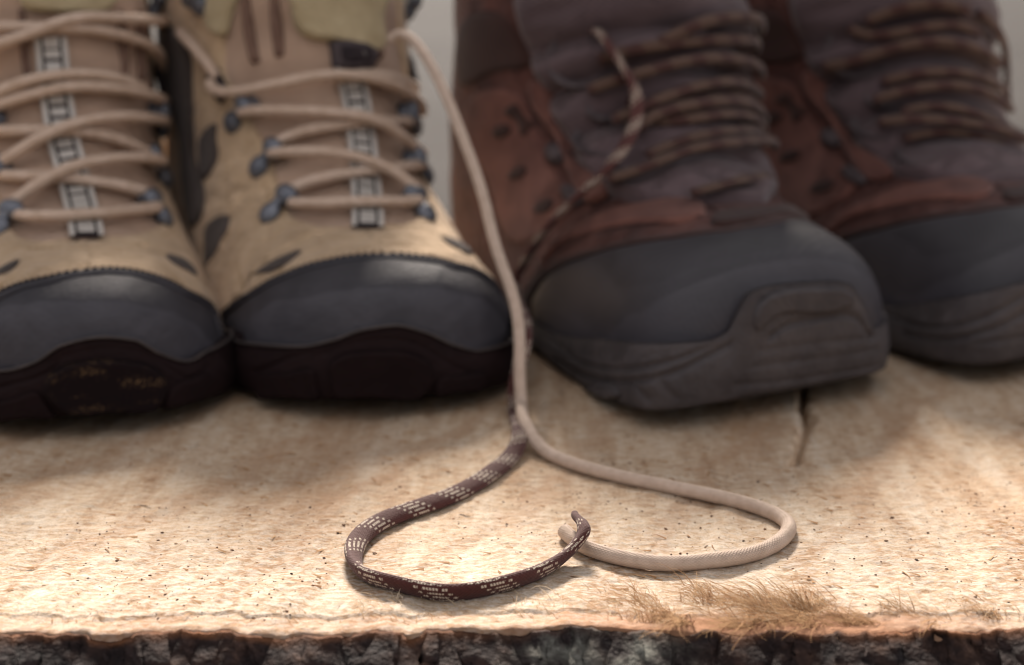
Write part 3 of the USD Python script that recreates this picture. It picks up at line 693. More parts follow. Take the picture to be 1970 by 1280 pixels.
# ------------------------------------------------------------------ tan boots
B_CAP = [(432, 650), (440, 610), (500, 570), (560, 540), (640, 517), (720, 507), (800, 510), (870, 525), (930, 545), (966, 560), (972, 600)]
B_THROAT_L = [(700, 449), (620, 446), (572, 428), (552, 395), (538, 340), (518, 285), (494, 235), (474, 195), (448, 150), (440, 100), (434, 30)]
B_THROAT_R = [(700, 449), (770, 442), (806, 424), (806, 380), (798, 320), (788, 255), (778, 200), (768, 140), (760, 80), (756, 20)]
def cap_curve(S, pix, s, hold=False):
    tr = rising(S.pick(pix), 1, .01)
    if hold: tr = np.vstack([tr, [[tr[-1, 0] * .97, 1.]]])
    t = np.interp(s, tr[:, 1], tr[:, 0])
    k = np.ones(5) / 5
    return np.convolve(np.concatenate([[t[0]] * 2, t, [t[-1]] * 2]), k, 'valid')
def throat_poly(S, left, right, top=.97):
    l, r = S.pick(left), S.pick(right)
    l = l[l[:, 0] < top - .02]; r = r[r[:, 0] < top - .02]
    return np.vstack([l[::-1], r[1:], [[top, r[-1, 1]], [top, l[-1, 1]]]]), l, r
def leather_shell(M, cap_s, cap_t, L, R, top, th, lk, name, lip_bevel=.0022):
    """The raised leather of vamp and quarters: from the cap's edge to the collar, open at the throat. Built as two halves."""
    S = M.S
    tt = np.linspace(0, 1, 150)
    out = []
    for side, E in ((-1, L), (1, R)):
        E = rising(E, 0, .004)
        t0 = E[0, 0]
        rows = []
        ta = np.linspace(0, top, 170)
        e_in = np.interp(ta, np.concatenate([[t0 - .001], E[:, 0]]), np.concatenate([[E[0, 1] if abs(E[0, 1]) < .2 else 0], E[:, 1]]))
        mid = float(E[0, 1])
        e_in = np.where(ta < t0, mid, e_in)
        n = 60
        kk = np.linspace(0, 1, n)
        s = e_in[:, None] * (1 - kk) + side * kk
        ct = np.interp(s, cap_s, cap_t)
        tb = ct - .003
        T = tb + (top - tb) * ((ta[:, None]) / top)          # start every column just under the cap's edge
        # inner edge must follow the throat at the column's own t
        for _ in range(3):
            e2 = np.where(T < t0, mid, np.interp(T, E[:, 0], E[:, 1]))
            s = e2 * (1 - kk) + side * kk
            tb = np.interp(s, cap_s, cap_t) - .003
            T = tb + (top - tb) * (ta[:, None] / top)
        d_edge = np.abs(s - e2) * .095 * np.where(T < t0, 9, 1)
        d_bot = np.maximum(T - t0, 0) * S.scale[0]
        d = np.minimum(np.where(T < t0, (t0 - T) * S.scale[0] + np.abs(s - mid) * .0, d_edge), 1)
        d = np.where(T < t0, np.hypot(np.maximum(t0 - T, 0) * S.scale[0], np.maximum(0, np.abs(s - mid) * .0)), d_edge)
        kq = np.clip(d / lip_bevel, 0, 1)
        h = -.0004 + (th + .0004) * np.sqrt(1 - (1 - kq) ** 2)
        kb = sstep(.0, .022, T - tb)
        h = (h + .0004) * kb - .0004 * (1 - kb)
        h = h + .0022 * (meshkit.fbm(np.stack([T * 16, s * 8 + side, T * 0], -1), 3, 8) - .5) * kq * kb + .0007 * (meshkit.fbm(np.stack([T * 60, s * 26 + side, T * 0], -1), 3, 9) - .5) * kq * kb
        ab = np.stack([np.clip(T, 0, 1), np.clip(s, -1, 1)], -1)
        V = S.off(ab.reshape(-1, 2), h.ravel())
        F = grid_faces(*T.shape)
        out.append((V, F if side > 0 else F[:, ::-1]))
    return M.add(name, cat(out), lk)

def lens(S, a, b, w, n=24, skew=.0):
    """A leaf shaped outline between two pixels, w pixels wide."""
    a, b = np.array(a, float), np.array(b, float); d = b - a; nn = np.array([-d[1], d[0]]) / np.linalg.norm(d)
    k = np.linspace(0, 1, n); p = a + d * k[:, None]
    up = p + nn * (w * np.sin(np.pi * k ** (1 + skew)))[:, None]
    return S.pick(list(map(tuple, np.vstack([up[:-1], (p - nn * (w * .35 * np.sin(np.pi * k))[:, None])[::-1][:-1]]))))

def pull_strap(M, pix, width, segs, lift=.0042):
    """The woven pull strap down the tongue: black band, white edges, white woven rectangles."""
    S = M.S
    ab = S.pick(pix); P, N = S.f(ab), S.normal(ab)
    p = spline(P + N * lift, .0008); k = np.linspace(0, 1, len(pix)); kk = np.linspace(0, 1, len(p))
    nn = unit(np.stack([np.interp(kk, k, N[:, i]) for i in range(3)], 1))
    t, s, u = frames(p, nn)
    def band(a, b, i0, i1, h, th=.0008):
        i0, i1 = max(0, int(i0)), min(len(p), int(i1) + 1)
        c, ss, uu = p[i0:i1], s[i0:i1], u[i0:i1]
        q = np.stack([c + ss * a + uu * (h - th), c + ss * a + uu * h, c + ss * b + uu * h, c + ss * b + uu * (h - th)], 1)
        f = grid_faces(len(c), 4, True)
        n = len(c)
        f = np.vstack([f, [[0, 1, 2], [0, 2, 3], [(n - 1) * 4, (n - 1) * 4 + 2, (n - 1) * 4 + 1], [(n - 1) * 4, (n - 1) * 4 + 3, (n - 1) * 4 + 2]]])
        return q.reshape(-1, 3), f
    w = width / 2; n = len(p)
    st = M.add('pull_strap', band(-w, w, 0, n, 0), 'black_webbing', smooth=40)
    for a, b in ((-w - .0002, -w * .70), (w * .70, w + .0002)):
        M.add('strap_edge', band(a, b, 0, n, .0005), 'white_webbing', parent=st, smooth=40)
    step = .0046 / .0008
    i = 4.0
    while i < n - 4:
        M.add('woven_block', band(-w * .50, w * .50, i, i + step * .74, .0004), 'white_webbing', parent=st, smooth=40)
        i += step
    return st

def build_tan(key, boot, path, own):
    M = Made(boot, path, key); S = M.S
    skin = S.f(boot.grid(170, 131).reshape(-1, 2))
    M.add('inner_lining', (skin, grid_faces(170, 131)), 'tan_lining')
    s = np.linspace(-1, 1, 161)
    tc = own['cap_t'](S, s)
    # rubber toe cap, rolled in along its upper edge
    a = np.stack([np.full_like(s, .0), s], 1); b = np.stack([tc, s], 1)
    v, f, _ = S.patch((a, b), 60, lambda ab, k: .0016 * np.sqrt(np.clip(1 - np.clip((k - .97) / .03, 0, 1) ** 2, 0, 1)) + .0002 + .0005 * (meshkit.fbm(np.stack([ab[..., 0] * 20, ab[..., 1] * 9, k * 0], -1), 2, 3) - .5))
    capo = M.add('toe_cap', (v, f[:, ::-1]), 'rubber_cap')
    w = .0042 / S.scale[0]
    a2 = np.stack([tc - .002, s], 1); b2 = np.stack([tc + w, s], 1)
    v, f, _ = S.patch((a2, b2), 10, lambda ab, k: .0004 + .0022 * np.sqrt(np.clip(1 - (2 * k - 1) ** 4, 0, 1)))
    M.add('cap_binding', (v, f[:, ::-1]), 'rubber_cap')
    inn = np.abs(s) < .93
    M.add('cap_stitching', stitches(S, np.stack([tc + w * .62, s], 1)[inn], .0030, .0020, .00055, .0027), 'dark_thread', kind='stuff')
    M.add('vamp_stitching', stitches(S, np.stack([tc + w + .012, s], 1)[inn], .0028, .0019, .00030, .0022), 'tan_thread', kind='stuff')
    poly, L, R = throat_poly(S, own['throat_l'], own['throat_r'])
    leather_shell(M, s, tc, L, R, .97, .0021, 'tan_suede', 'upper')
    # padded tongue
    mid = np.stack([poly[:, 0], poly[:, 1]], 1)
    cen = poly.mean(0)
    tp = cen + (poly - cen) * [1.03, 1.12]
    tp[:, 0] = np.minimum(tp[:, 0], .985)
    M.add('tongue', S.panel(tp, .0008, .003, .0016, bump=lambda ab: .0012 * np.sin(ab[:, 0] * 60) * .5 + .0022 * np.exp(-((ab[:, 1] - (tp[:, 1].mean())) / .18) ** 2), smooth_edges=False), 'tan_textile')
    for (p0, p1, wd) in own['vents']:
        o = M.add('vent', S.panel(lens(S, p0, p1, wd), .0036, .0012, .0010, base=.0016), 'vent_mesh')
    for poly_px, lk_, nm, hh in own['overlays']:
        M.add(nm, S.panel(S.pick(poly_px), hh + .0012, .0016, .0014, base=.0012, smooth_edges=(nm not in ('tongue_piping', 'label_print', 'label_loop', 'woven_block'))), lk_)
    for line in own['seams']:
        M.add('seam_stitching', stitches(S, S.pick(line), .0028, .0019, .0003, .0024), 'tan_thread', kind='stuff')
    for rv, hd in own['hooks']:
        hook(M, rv, hd)
    for pts, kw in own['strands']:
        strand(M, pts, 'tan_lace', **kw)
    pull_strap(M, own['strap'], .0116, None)
    for pts in own['loops']:
        ab = S.pick(pts); P = spline(S.f(ab) + S.normal(ab) * np.linspace(.003, .005, len(ab))[:, None], .0006)
        v, f, uv = tube(P, .0042, .0016, up=S.normal(ab).mean(0), nv=14, power=3)
        M.add('woven_loop', (v, f), 'black_webbing')
        for q in range(2, len(P) - 3, 5):
            bl = blob(P[q] + unit(S.normal(ab).mean(0)) * .0016, [unit(P[q + 1] - P[q]), unit(np.cross(S.normal(ab).mean(0), P[q + 1] - P[q])), unit(S.normal(ab).mean(0))], [.0010, .0022, .0004], 1)
            M.add('woven_fleck', bl, 'grey_webbing', parent=f'{path}/woven_loop' + ('' if COUNT[(path, 'woven_loop')] == 1 else f"_{COUNT[(path, 'woven_loop')] - 1:03d}"))
    build_sole(M, .0530, .070, 2.6, 2.4, .020, own['sole'], own['grooves'], own['lugs'], 'sole_rubber', 'lug_rubber', 'rim_rubber', lug_looks=own.get('lug_looks'), bulge=.0046)
    return M

def tube_strip(M, pts, w, th, lk, name, lift):
    ab = M.S.pick(pts); N = M.S.normal(ab); P = M.S.f(ab) + N * np.asarray(lift)[:, None]
    p = spline(P, .0008); k = np.linspace(0, 1, len(pts)); nn = unit(np.stack([np.interp(np.linspace(0, 1, len(p)), k, N[:, i]) for i in range(3)], 1))
    v, f, uv = tube(p, w, th, up=nn, nv=14, power=3.5)
    return M.add(name, (v, f), lk)

BP = thing('hiking_boot', (BOOTS['B'].tip[0], BOOTS['B'].tip[1], 0), label='tan suede hiking boot whose long pale lace falls onto the wood, beside the brown boots', category='boot', group='pair of tan hiking boots')
AP = thing('hiking_boot', (BOOTS['A'].tip[0], BOOTS['A'].tip[1], 0), label='tan suede hiking boot at the left edge with orange dust on its sole', category='boot', group='pair of tan hiking boots')
CP = thing('hiking_boot', (BOOTS['C'].tip[0], BOOTS['C'].tip[1], 0), label='brown leather hiking boot next to the tan boots, rubber bumper over its toe', category='boot', group='pair of brown hiking boots')
DP = thing('hiking_boot', (BOOTS['D'].tip[0], BOOTS['D'].tip[1], 0), label='brown leather hiking boot cut off by the right edge, set farthest back', category='boot', group='pair of brown hiking boots')

B_OWN = dict(
    cap_t=lambda S, s: cap_curve(S, B_CAP, s), throat_l=B_THROAT_L, throat_r=B_THROAT_R,
    vents=[((496, 536), (586, 492), 12), ((842, 470), (902, 502), -10)],
    overlays=[([(322, 40), (352, 60), (374, 100), (386, 200), (394, 330), (400, 420), (388, 440), (362, 340), (344, 220)], 'vent_mesh', 'side_shade_panel', .0034),  # dark mesh panel, enlarged to paint the shade between the tan boots
              ([(626, 84), (660, 80), (694, 86), (716, 106), (708, 136), (670, 144), (634, 136)], 'grey_webbing', 'label_loop', .0064),
              ([(638, 92), (664, 90), (700, 96), (704, 130), (670, 134), (642, 130)], 'black_webbing', 'label_print', .0072),
              ([(650, 98), (662, 97), (666, 126), (654, 125)], 'white_webbing', 'woven_block', .0080),
              ([(674, 98), (690, 101), (692, 125), (678, 127)], 'white_webbing', 'woven_block', .0080),
              ([(400, 255), (425, 235), (430, 280), (420, 330), (400, 350), (392, 310)], 'vent_mesh', 'side_vent', .0026),
              ([(408, 440), (452, 425), (446, 450), (420, 500), (409, 520), (406, 480)], 'vent_mesh', 'side_vent', .0026),
              ([(565, -30), (560, 20), (572, 62), (600, 82), (650, 88), (715, 108), (726, 90), (722, 40), (730, -30)], 'olive_leather', 'tongue_patch', .0062),
              ([(466, -30), (486, -30), (494, 60), (508, 122), (490, 126), (474, 60)], 'piping', 'tongue_piping', .0040),
              ([(520, -30), (540, -30), (548, 60), (552, 112), (534, 116), (526, 60)], 'piping', 'tongue_piping', .0040),
              ([(694, -30), (712, -30), (716, 60), (722, 118), (706, 120), (700, 60)], 'piping', 'tongue_piping', .0066),
              ([(428, -30), (402, 30), (412, 62), (440, 72), (452, 40), (458, -30)], 'olive_leather', 'collar_patch', .0032)],
    seams=[[(448, 470), (450, 380), (436, 290), (420, 200)], [(590, 450), (560, 440), (530, 400), (512, 350), (490, 280)], [(820, 440), (826, 390), (818, 320), (800, 240)], [(480, 560), (470, 520), (462, 460)]],
    hooks=[((527, 422), (560, 396)), ((507, 330), (538, 301)), ((459, 238), (488, 207)), ((812, 424), (787, 396)), ((806, 342), (782, 314)), ((794, 245), (767, 220)), ((398, 12), (392, -4)), ((796, 20), (788, 6))],
    strands=[([(568, 411), (630, 419), (700, 420), (750, 417), (796, 409)], dict(lift=.0055)),
             ([(556, 386), (598, 370), (650, 359), (700, 351), (745, 342), (794, 330)], dict(lift=.0048)),
             ([(534, 312), (598, 318), (675, 332), (740, 360), (790, 398)], dict(lift=.0068, arch=.003)),
             ([(536, 290), (588, 266), (650, 254), (700, 247), (768, 240)], dict(lift=.0048)),
             ([(484, 222), (556, 226), (640, 236), (700, 251), (742, 277), (786, 308)], dict(lift=.0068, arch=.003)),
             ([(430, 160), (446, 178), (500, 180), (560, 170), (632, 157), (700, 163), (756, 186), (796, 216)], dict(lift=.0066, arch=.003)),
             ([(640, 160), (700, 150), (745, 158), (792, 170)], dict(lift=.0048)),
             ([(432, 150), (412, 112), (388, 82), (366, 62)], dict(lift=.0045, r=.0024))],
    strap=[(708, 455), (706, 420), (701, 370), (693, 300), (684, 240), (676, 190), (668, 150), (662, 108), (654, 84)],
    loops=[[(420, 140), (432, 165), (448, 184)], [(800, 120), (788, 140), (784, 166)]],
    sole=[(436, 640), (440, 655), (500, 665), (575, 668), (640, 655), (700, 635), (760, 627), (820, 640), (880, 665), (930, 675), (966, 668)],
    grooves=[([(488, 714), (518, 704), (550, 690), (600, 680)], .0007, .0012), ([(600, 690), (640, 672), (711, 655), (792, 660), (850, 690), (920, 720)], .0008, .0007)],
    lugs=[([(629, 704), (651, 683), (711, 673), (792, 677), (830, 700), (836, 725), (816, 766), (700, 768), (645, 766), (634, 730)], .0022),
          ([(495, 764), (500, 722), (550, 714), (606, 710), (612, 740), (616, 766), (550, 768)], .0020), ([(846, 724), (890, 718), (936, 717), (938, 740), (930, 764), (880, 766), (832, 768)], .0020)])
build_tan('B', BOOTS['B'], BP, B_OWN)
SB = Surf(lambda ab: BOOTS['B'].skin(ab), (0, -1), (1, 1), (150, 121), (BOOTS['B'].L, .095), flip=-1.0)
A_CAP = [(0, 585), (100, 553), (200, 535), (280, 545), (350, 575), (400, 602), (412, 640)]
def a_cap(S, s):
    own = S.pick(A_CAP); own = own[np.argsort(own[:, 1])]
    tb = cap_curve(SB, B_CAP, s)
    lo = own[0, 1]
    t = np.interp(s, own[:, 1], own[:, 0])
    tl = tb + (t[np.searchsorted(s, lo)] - tb[np.searchsorted(s, lo)])
    t = np.where(s < lo, tl, t)
    k = np.ones(7) / 7
    return np.convolve(np.concatenate([[t[0]] * 3, t, [t[-1]] * 3]), k, 'valid')
A_OWN = dict(
    cap_t=a_cap,
    throat_l=[(165, 474), (80, 474), (45, 466), (22, 440), (8, 400), (-4, 350), (-14, 280), (-26, 200), (-36, 120), (-40, 60), (-44, 0)],
    throat_r=[(165, 474), (250, 464), (300, 440), (306, 400), (300, 340), (302, 270), (306, 220), (306, 160), (302, 100), (298, 40)],
    vents=[((-10, 545), (44, 512), 10), ((312, 502), (370, 540), -11)],
    overlays=[([(40, -40), (40, 0), (52, 22), (100, 30), (200, 24), (214, 0), (214, -40)], 'olive_leather', 'tongue_patch', .0050),
              ([(36, 20), (50, 20), (58, 100), (66, 168), (52, 170), (42, 100)], 'piping', 'tongue_piping', .0036),
              ([(214, 20), (230, 20), (236, 100), (234, 170), (218, 170), (218, 100)], 'piping', 'tongue_piping', .0036),
              ([(250, 20), (262, 20), (266, 100), (264, 160), (252, 160), (254, 100)], 'piping', 'tongue_piping', .0036),
              ([(322, 250), (334, 240), (340, 300), (344, 360), (334, 380), (326, 330)], 'vent_mesh', 'side_vent', .0026)],
    seams=[[(60, 490), (165, 492), (270, 482), (322, 452), (326, 400), (320, 330), (322, 260)]],
    hooks=[((304, 428), (278, 402)), ((302, 346), (274, 311)), ((300, 246), (285, 218)), ((4, 452), (32, 428)), ((-22, 352), (6, 332)), ((-30, 250), (-4, 232)), ((306, 20), (302, 4))],
    strands=[([(40, 436), (100, 447), (170, 446), (230, 436), (288, 418)], dict(lift=.0055)),
             ([(12, 350), (60, 357), (115, 362), (165, 369), (220, 377), (270, 387)], dict(lift=.0046)),
             ([(36, 416), (90, 380), (150, 350), (220, 332), (284, 322)], dict(lift=.0068, arch=.003)),
             ([(-14, 256), (40, 262), (110, 264), (170, 270), (220, 284), (270, 304)], dict(lift=.0046)),
             ([(16, 332), (60, 305), (110, 272), (170, 248), (230, 238), (288, 236)], dict(lift=.0068, arch=.003)),
             ([(-30, 232), (20, 208), (70, 192), (130, 178), (210, 179), (270, 190), (312, 196)], dict(lift=.0058)),
             ([(-30, 208), (10, 188), (60, 166), (130, 153), (190, 156), (250, 176)], dict(lift=.0066)),
             ([(-40, 112), (0, 96), (60, 75), (120, 49), (170, 41), (240, 41), (304, 42)], dict(lift=.0072)),
             ([(-30, 56), (40, 58), (110, 60), (170, 64), (230, 78), (275, 100), (298, 130)], dict(lift=.0052))],
    strap=[(168, 474), (160, 430), (150, 390), (135, 330), (122, 280), (114, 230), (108, 190), (102, 130), (97, 78)],
    loops=[[(310, 120), (306, 150), (312, 182)]],
    sole=[(0, 715), (60, 700), (120, 665), (190, 650), (260, 655), (310, 680), (370, 695), (408, 676)],
    grooves=[([(0, 745), (40, 735), (81, 722), (110, 700)], .0007, .0012), ([(90, 700), (117, 688), (213, 670), (300, 690), (345, 722), (400, 708)], .0008, .0007)],
    lugs=[([(81, 745), (92, 722), (117, 704), (213, 690), (294, 704), (322, 735), (316, 770), (303, 798), (220, 804), (142, 804), (100, 780)], .0022),
          ([(-30, 775), (20, 764), (74, 750), (90, 775), (108, 804), (50, 812), (-30, 815)], .0020), ([(338, 735), (370, 724), (402, 716), (404, 740), (398, 764), (360, 784), (318, 796)], .0020)],
    lug_looks={0: 'dusty_rubber'})
build_tan('A', BOOTS['A'], AP, A_OWN)

# ------------------------------------------------------------------ brown boots
FL = fleck_pattern(.016, .011)
C_CAP = [(1012, 640), (1018, 590), (1050, 533), (1100, 505), (1200, 480), (1300, 467), (1400, 455), (1480, 441), (1540, 430)]
C_THL = [(1358, 396), (1250, 394), (1190, 374), (1133, 312), (1086, 222), (1062, 150), (1038, 90), (1012, 10)]
C_THR = [(1358, 396), (1459, 392), (1496, 350), (1470, 280), (1446, 156), (1430, 40), (1426, 5)]
CS = {}
def build_brown(key, boot, path, own):
    M = Made(boot, path, key); S = M.S
    R = CS.get('S', S)                                     # the second boot of the pair takes the first one's cut
    CS.setdefault('S', S)
    skin = S.f(boot.grid(170, 131).reshape(-1, 2))
    M.add('inner_lining', (skin, grid_faces(170, 131)), 'dark_suede')
    s = np.linspace(-1, 1, 161)
    tc = cap_curve(R, C_CAP, s, True)
    a = np.stack([np.zeros_like(s), s], 1); b = np.stack([tc, s], 1)
    v, f, _ = S.patch((a, b), 60, lambda ab, k: .0022 * np.sqrt(np.clip(1 - np.clip((k - .95) / .05, 0, 1) ** 2, 0, 1)) + .0002)
    M.add('toe_cap', (v, f[:, ::-1]), 'ribbed_rubber')
    poly, L, RR = throat_poly(R, C_THL, C_THR)
    leather_shell(M, s, tc, L, RR, .97, .0012, 'brown_leather', 'upper', .0026)
    w = .0050 / S.scale[0]
    a2 = np.stack([tc + .001, s], 1); b2 = np.stack([tc + w, s], 1)
    v, f, _ = S.patch((a2, b2), 8, lambda ab, k: .0006 + .0012 * np.sqrt(np.clip(1 - (2 * k - 1) ** 4, 0, 1)))
    M.add('cap_strip', (v, f[:, ::-1]), 'dark_suede')
    cen = poly.mean(0); tp = cen + (poly - cen) * [1.03, 1.12]; tp[:, 0] = np.minimum(tp[:, 0], .985)
    rib = R.pick([(1330, 385), (1300, 300), (1290, 210), (1270, 120), (1250, 50)])[:, 0]
    def puff(ab):
        ph = np.interp(ab[:, 0], np.concatenate([[0], rib, [1]]), np.concatenate([[-.6], np.arange(5) * 1.0, [6.0]]))
        return .0058 * np.abs(np.sin(np.pi * ph + .3 + .8 * ab[:, 1])) ** .7 + .0018 * np.exp(-((ab[:, 1]) / .3) ** 2) + .0030 * (meshkit.fbm(np.stack([ab[:, 0] * 30, ab[:, 1] * 10, ab[:, 0] * 0], -1), 3, 12) - .5)
    M.add('tongue', S.panel(tp, .0006, .003, .0015, bump=puff, smooth_edges=False), 'grey_mesh')
    for poly_px, lk_, nm, hh in C_OVER:
        M.add(nm, S.panel(R.pick(poly_px), hh + .0010, .0016, .0014, base=.0004), lk_)
    for line in C_SEAMS:
        M.add('seam_stitching', stitches(S, R.pick(line), .0028, .0019, .0003, .0022), 'dark_thread', kind='stuff')
    for pts in C_LOOPS:
        ab = R.pick(pts); N = S.normal(ab); P = S.f(ab) + N * np.array([.001, .0050, .0066, .0052, .001])[:, None][:len(ab)]
        p = spline(P, .0007); v, f, uv = tube(p, .0019, .0008, up=N.mean(0), nv=12, power=3, tilt=.6)
        M.add('lace_loop', (v, f), 'grey_webbing')
    for pts, kw in own['strands']:
        strand(M, pts, 'brown_lace', pat=FL, r=.0026, flat=.66, **kw)
    build_sole(M, .0552, .044, 2.6, 5.0, .024, own['sole'], own['grooves'], own['lugs'], 'rand_rubber', 'rand_rubber', 'rand_rubber', heel=.262, bulge=.0044, rim=False, square=.8)
    return M
C_OVER = [
    ([(1052, 505), (1085, 478), (1130, 458), (1240, 438), (1335, 432), (1356, 420), (1352, 402), (1250, 398), (1180, 410), (1110, 440), (1062, 478)], 'brown_overlay', 'toe_overlay', .0026),
    ([(1372, 424), (1460, 412), (1540, 398), (1560, 408), (1500, 424), (1420, 440), (1376, 444)], 'dark_suede', 'vamp_patch', .0024),
    ([(1500, 400), (1560, 385), (1600, 412), (1630, 446), (1590, 428), (1550, 418)], 'brown_overlay', 'toe_overlay', .0026),
    ([(905, 200), (960, 165), (1010, 180), (1036, 240), (1070, 320), (1110, 400), (1060, 450), (1000, 470), (960, 400), (930, 320)], 'brown_overlay', 'side_overlay', .0024),
    ([(1040, 150), (1058, 160), (1078, 225), (1120, 315), (1172, 385), (1150, 396), (1098, 330), (1060, 250)], 'brown_overlay', 'eyelet_strip', .0036),
    ([(890, 60), (930, 20), (1000, 60), (1020, 130), (960, 140), (905, 170)], 'dark_suede', 'ankle_patch', .0024),
    ([(975, 215), (1000, 195), (1020, 215), (1030, 260), (1015, 270), (1000, 235)], 'dark_suede', 'side_slot', .0034),
    ([(955, 250), (985, 235), (1000, 255), (975, 270)], 'dark_suede', 'side_slot', .0034),
    ([(985, 345), (1010, 318), (1030, 322), (1022, 345)], 'dark_suede', 'side_slot', .0034),
    ([(1035, 410), (1062, 385), (1082, 392), (1072, 412)], 'dark_suede', 'side_slot', .0034),
    ([(1062, 280), (1072, 276), (1086, 316), (1077, 320)], 'grey_webbing', 'woven_tab', .0040),
    ([(1092, 362), (1104, 360), (1126, 398), (1112, 402)], 'grey_webbing', 'woven_tab', .0040)]
C_SEAMS = [[(1000, 120), (1040, 230), (1090, 330), (1150, 405)], [(1080, 486), (1160, 452), (1260, 440), (1345, 428)], [(960, 180), (930, 280), (950, 380), (1000, 460)]]
C_LOOPS = [[(1098, 60), (1072, 110), (1090, 155), (1140, 168), (1180, 130)], [(1170, 180), (1150, 200), (1150, 230), (1185, 240), (1210, 225)], [(1140, 250), (1120, 275), (1135, 300), (1170, 310), (1210, 290)], [(1210, 320), (1190, 345), (1205, 372), (1235, 380), (1262, 368)]]
C_OWN = dict(
    strands=[([(1255, 96), (1290, 74), (1335, 50), (1395, 38), (1432, 58)], dict(lift=.0105)),
             ([(1150, 190), (1200, 172), (1250, 156), (1300, 138), (1370, 125), (1424, 142)], dict(lift=.0105)),
             ([(1230, 282), (1258, 252), (1318, 230), (1380, 220), (1432, 240)], dict(lift=.0105)),
             ([(1230, 250), (1300, 258), (1370, 246), (1420, 252), (1456, 274)], dict(lift=.0085)),
             ([(1190, 380), (1250, 366), (1310, 338), (1380, 318), (1440, 300), (1460, 296)], dict(lift=.0105)),
             ([(1330, 400), (1375, 392), (1420, 378), (1462, 362)], dict(lift=.0060)),
             ([(1160, 122), (1230, 106), (1300, 95), (1380, 84), (1432, 96)], dict(lift=.0088)),
             ([(1190, 256), (1232, 234), (1282, 205), (1345, 180), (1436, 186)], dict(lift=.0095)),
             ([(1246, 330), (1310, 302), (1372, 284), (1446, 262)], dict(lift=.0085)),
             ([(1210, 205), (1270, 218), (1330, 205), (1400, 190), (1440, 205)], dict(lift=.0055))],
    sole=[(1012, 622), (1050, 640), (1150, 655), (1250, 662), (1370, 655), (1402, 640), (1430, 592), (1452, 560), (1490, 548), (1600, 540), (1640, 546), (1668, 585), (1692, 630)],
    grooves=[([(1483, 649), (1505, 632), (1530, 622), (1639, 607), (1660, 620), (1678, 645)], .0011, .0022), ([(1033, 633), (1090, 680), (1142, 704), (1240, 706), (1310, 690), (1380, 662)], .0010, .0014),
             ([(1069, 690), (1120, 720), (1167, 731), (1240, 731), (1312, 712), (1406, 665)], .0012, .0016), ([(1224, 745), (1245, 771)], .0010, .0014), ([(1271, 737), (1300, 766)], .0010, .0014),
             ([(1416, 741), (1571, 726), (1692, 702)], .0009, .0012), ([(1457, 676), (1571, 661), (1684, 649)], .0010, .0008), ([(1450, 705), (1571, 690), (1690, 672)], .0010, .0008)],
    lugs=[([(1118, 754), (1135, 742), (1160, 738), (1185, 746), (1192, 758), (1178, 770), (1150, 773), (1125, 768)], .0022),
          ([(1470, 575), (1500, 560), (1600, 552), (1632, 558), (1644, 585), (1630, 594), (1540, 604), (1480, 620), (1455, 640), (1450, 615)], .0012)])
build_brown('C', BOOTS['C'], CP, C_OWN)
D_OWN = dict(
    strands=[([(1668, 50), (1710, 30), (1760, 18), (1830, 30)], dict(lift=.0105)),
             ([(1600, 130), (1650, 125), (1712, 106), (1770, 96), (1830, 104), (1880, 130)], dict(lift=.0105)),
             ([(1690, 215), (1730, 202), (1800, 190), (1860, 204), (1905, 235)], dict(lift=.0105)),
             ([(1700, 262), (1760, 264), (1830, 274), (1900, 290), (1965, 312)], dict(lift=.0105)),
             ([(1850, 30), (1880, 70), (1920, 120), (1960, 190)], dict(lift=.0088)),
             ([(1640, 60), (1700, 76), (1770, 62), (1850, 72)], dict(lift=.0085)),
             ([(1700, 172), (1760, 160), (1830, 160), (1895, 186)], dict(lift=.0085)),
             ([(1735, 238), (1800, 232), (1870, 254), (1945, 282)], dict(lift=.0085)),
             ([(1740, 285), (1790, 278), (1850, 282), (1920, 300)], dict(lift=.0060))],
    sole=[(1690, 585), (1780, 580), (1880, 565), (1940, 552), (1985, 540), (2060, 520), (2090, 470), (2150, 455), (2250, 450), (2290, 470), (2320, 540)],
    grooves=[([(1700, 600), (1760, 625), (1840, 625), (1920, 600), (1990, 560)], .0010, .0014), ([(1740, 640), (1840, 650), (1920, 630), (2000, 590)], .0012, .0016), ([(1880, 660), (1970, 648)], .0010, .0010)],
    lugs=[])
build_brown('D', BOOTS['D'], DP, D_OWN)

# ------------------------------------------------------------------ loose lace ends that make a heart on the wood
def ground_pt(px, py, z):
    p = on_z(px, py, z); p[2] = z + max(0., float(wood_at(p[0], p[1]))) * 1.0
    return p
tl = [at_depth(x, y, d) for x, y, d in [(752, 78, .575), (778, 68, .572), (818, 108, .562), (860, 190, .550), (900, 290, .538), (930, 380, .528), (955, 478, .518), (984, 560, .508), (999, 640, .501), (1000, 720, .496), (1003, 780, .491)]]
tl += [ground_pt(x, y, z) for x, y, z in [(1012, 822, .006), (1040, 862, .0030), (1090, 890, .0019), (1180, 917, .0018), (1300, 941, .0018), (1420, 966, .0018), (1492, 990, .0018), (1517, 1018, .0018), (1500, 1046, .0018), (1450, 1066, .0018), (1370, 1081, .0018), (1280, 1084, .0018), (1190, 1072, .0018), (1135, 1056, .0018), (1086, 1022, .0018)]]
p = spline(tl, .0002)
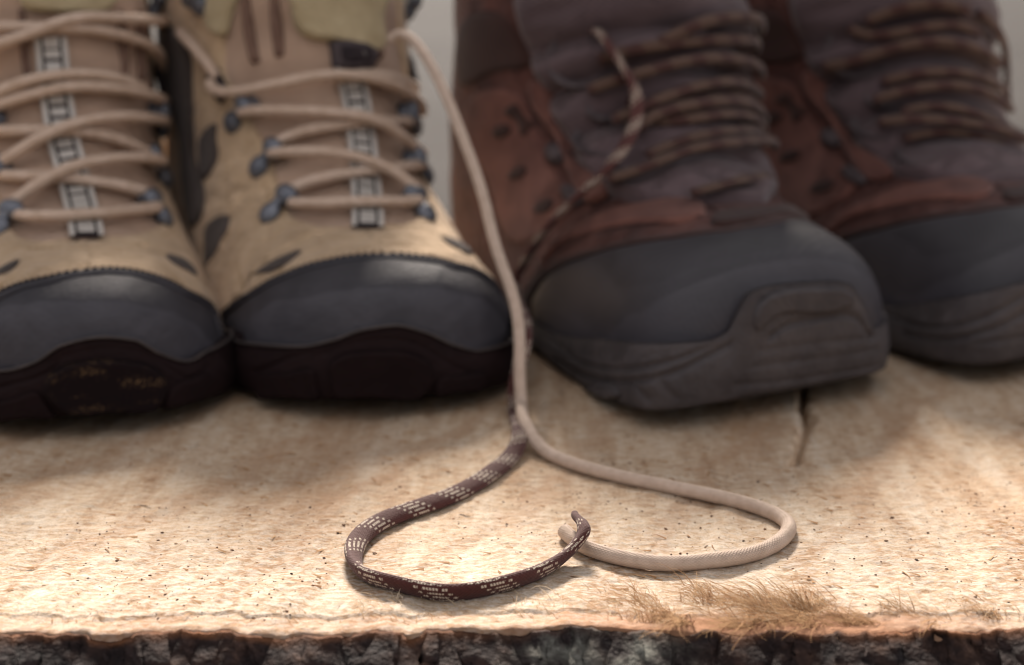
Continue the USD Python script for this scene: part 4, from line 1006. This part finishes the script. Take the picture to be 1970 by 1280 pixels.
v, f, uv = tube(p, .0020, .00195, up=(0, .2, 1), nv=108, braid=(.0010, 16, .00030))
tlo = thing('shoelace', on_z(1300, 1084, 0), label='pale round braided lace from the tan boot, forming the right half of a heart', category='shoelace')
add(tlo, 'lace_cord', (v, f), 'tan_braid', smooth=True)
SKC = CS['S']
ab = SKC.pick([(1150, 66), (1168, 84), (1196, 140), (1222, 205), (1226, 275), (1196, 362), (1120, 425), (1066, 482), (1034, 545)])
bl = list(SKC.f(ab) + SKC.normal(ab) * np.array([.006, .012, .015, .015, .014, .013, .010, .009, .010])[:, None])
bl += [at_depth(x, y, d) for x, y, d in [(1010, 640, .505), (994, 730, .500), (992, 790, .496)]]
bl += [ground_pt(x, y, z) for x, y, z in [(1000, 836, .005), (990, 870, .003), (950, 910, .0020), (880, 950, .0021), (800, 978, .0023), (738, 1002, .0023), (694, 1034, .0023), (680, 1072, .0024), (700, 1106, .0024), (760, 1130, .0023), (860, 1142, .0023), (960, 1130, .0023), (1050, 1094, .0024), (1100, 1056, .0040), (1122, 1026, .0070), (1117, 1004, .0078), (1106, 990, .0070)]]
p = spline(bl, .0002)
k = np.linspace(0, 1, len(p))
cpos = p - p[-1]
tot = np.concatenate([[0], np.cumsum(np.linalg.norm(np.diff(p, axis=0), axis=1))]); rem = tot[-1] - tot
tilt = np.interp(rem, [0, .012, .03, .06, .09, .105, .13, .18, .25], [.2, .6, 1.05, 1.1, .95, .55, .5, .45, .2])
ww = np.interp(rem, [0, .006, .012, .02], [.0010, .0011, .0018, .0027]); hh = np.interp(rem, [0, .006, .012], [.0011, .0012, .0014])
v, f, uv = tube(p, ww, hh, up=(0, 0, 1), tilt=tilt, nv=130, braid=(.0011, 14, .00016), power=2.3)
pt = dash_pattern(.0160, .0038)(uv) * (np.interp(uv[:, 0], tot, rem) > .008)
blo = thing('shoelace', on_z(870, 1145, 0), label='flat dark brown lace with cream dashes, forming the left half of a heart', category='shoelace')
add(blo, 'lace_cord', (v, f), 'brown_braid', smooth=True, pat=pt)
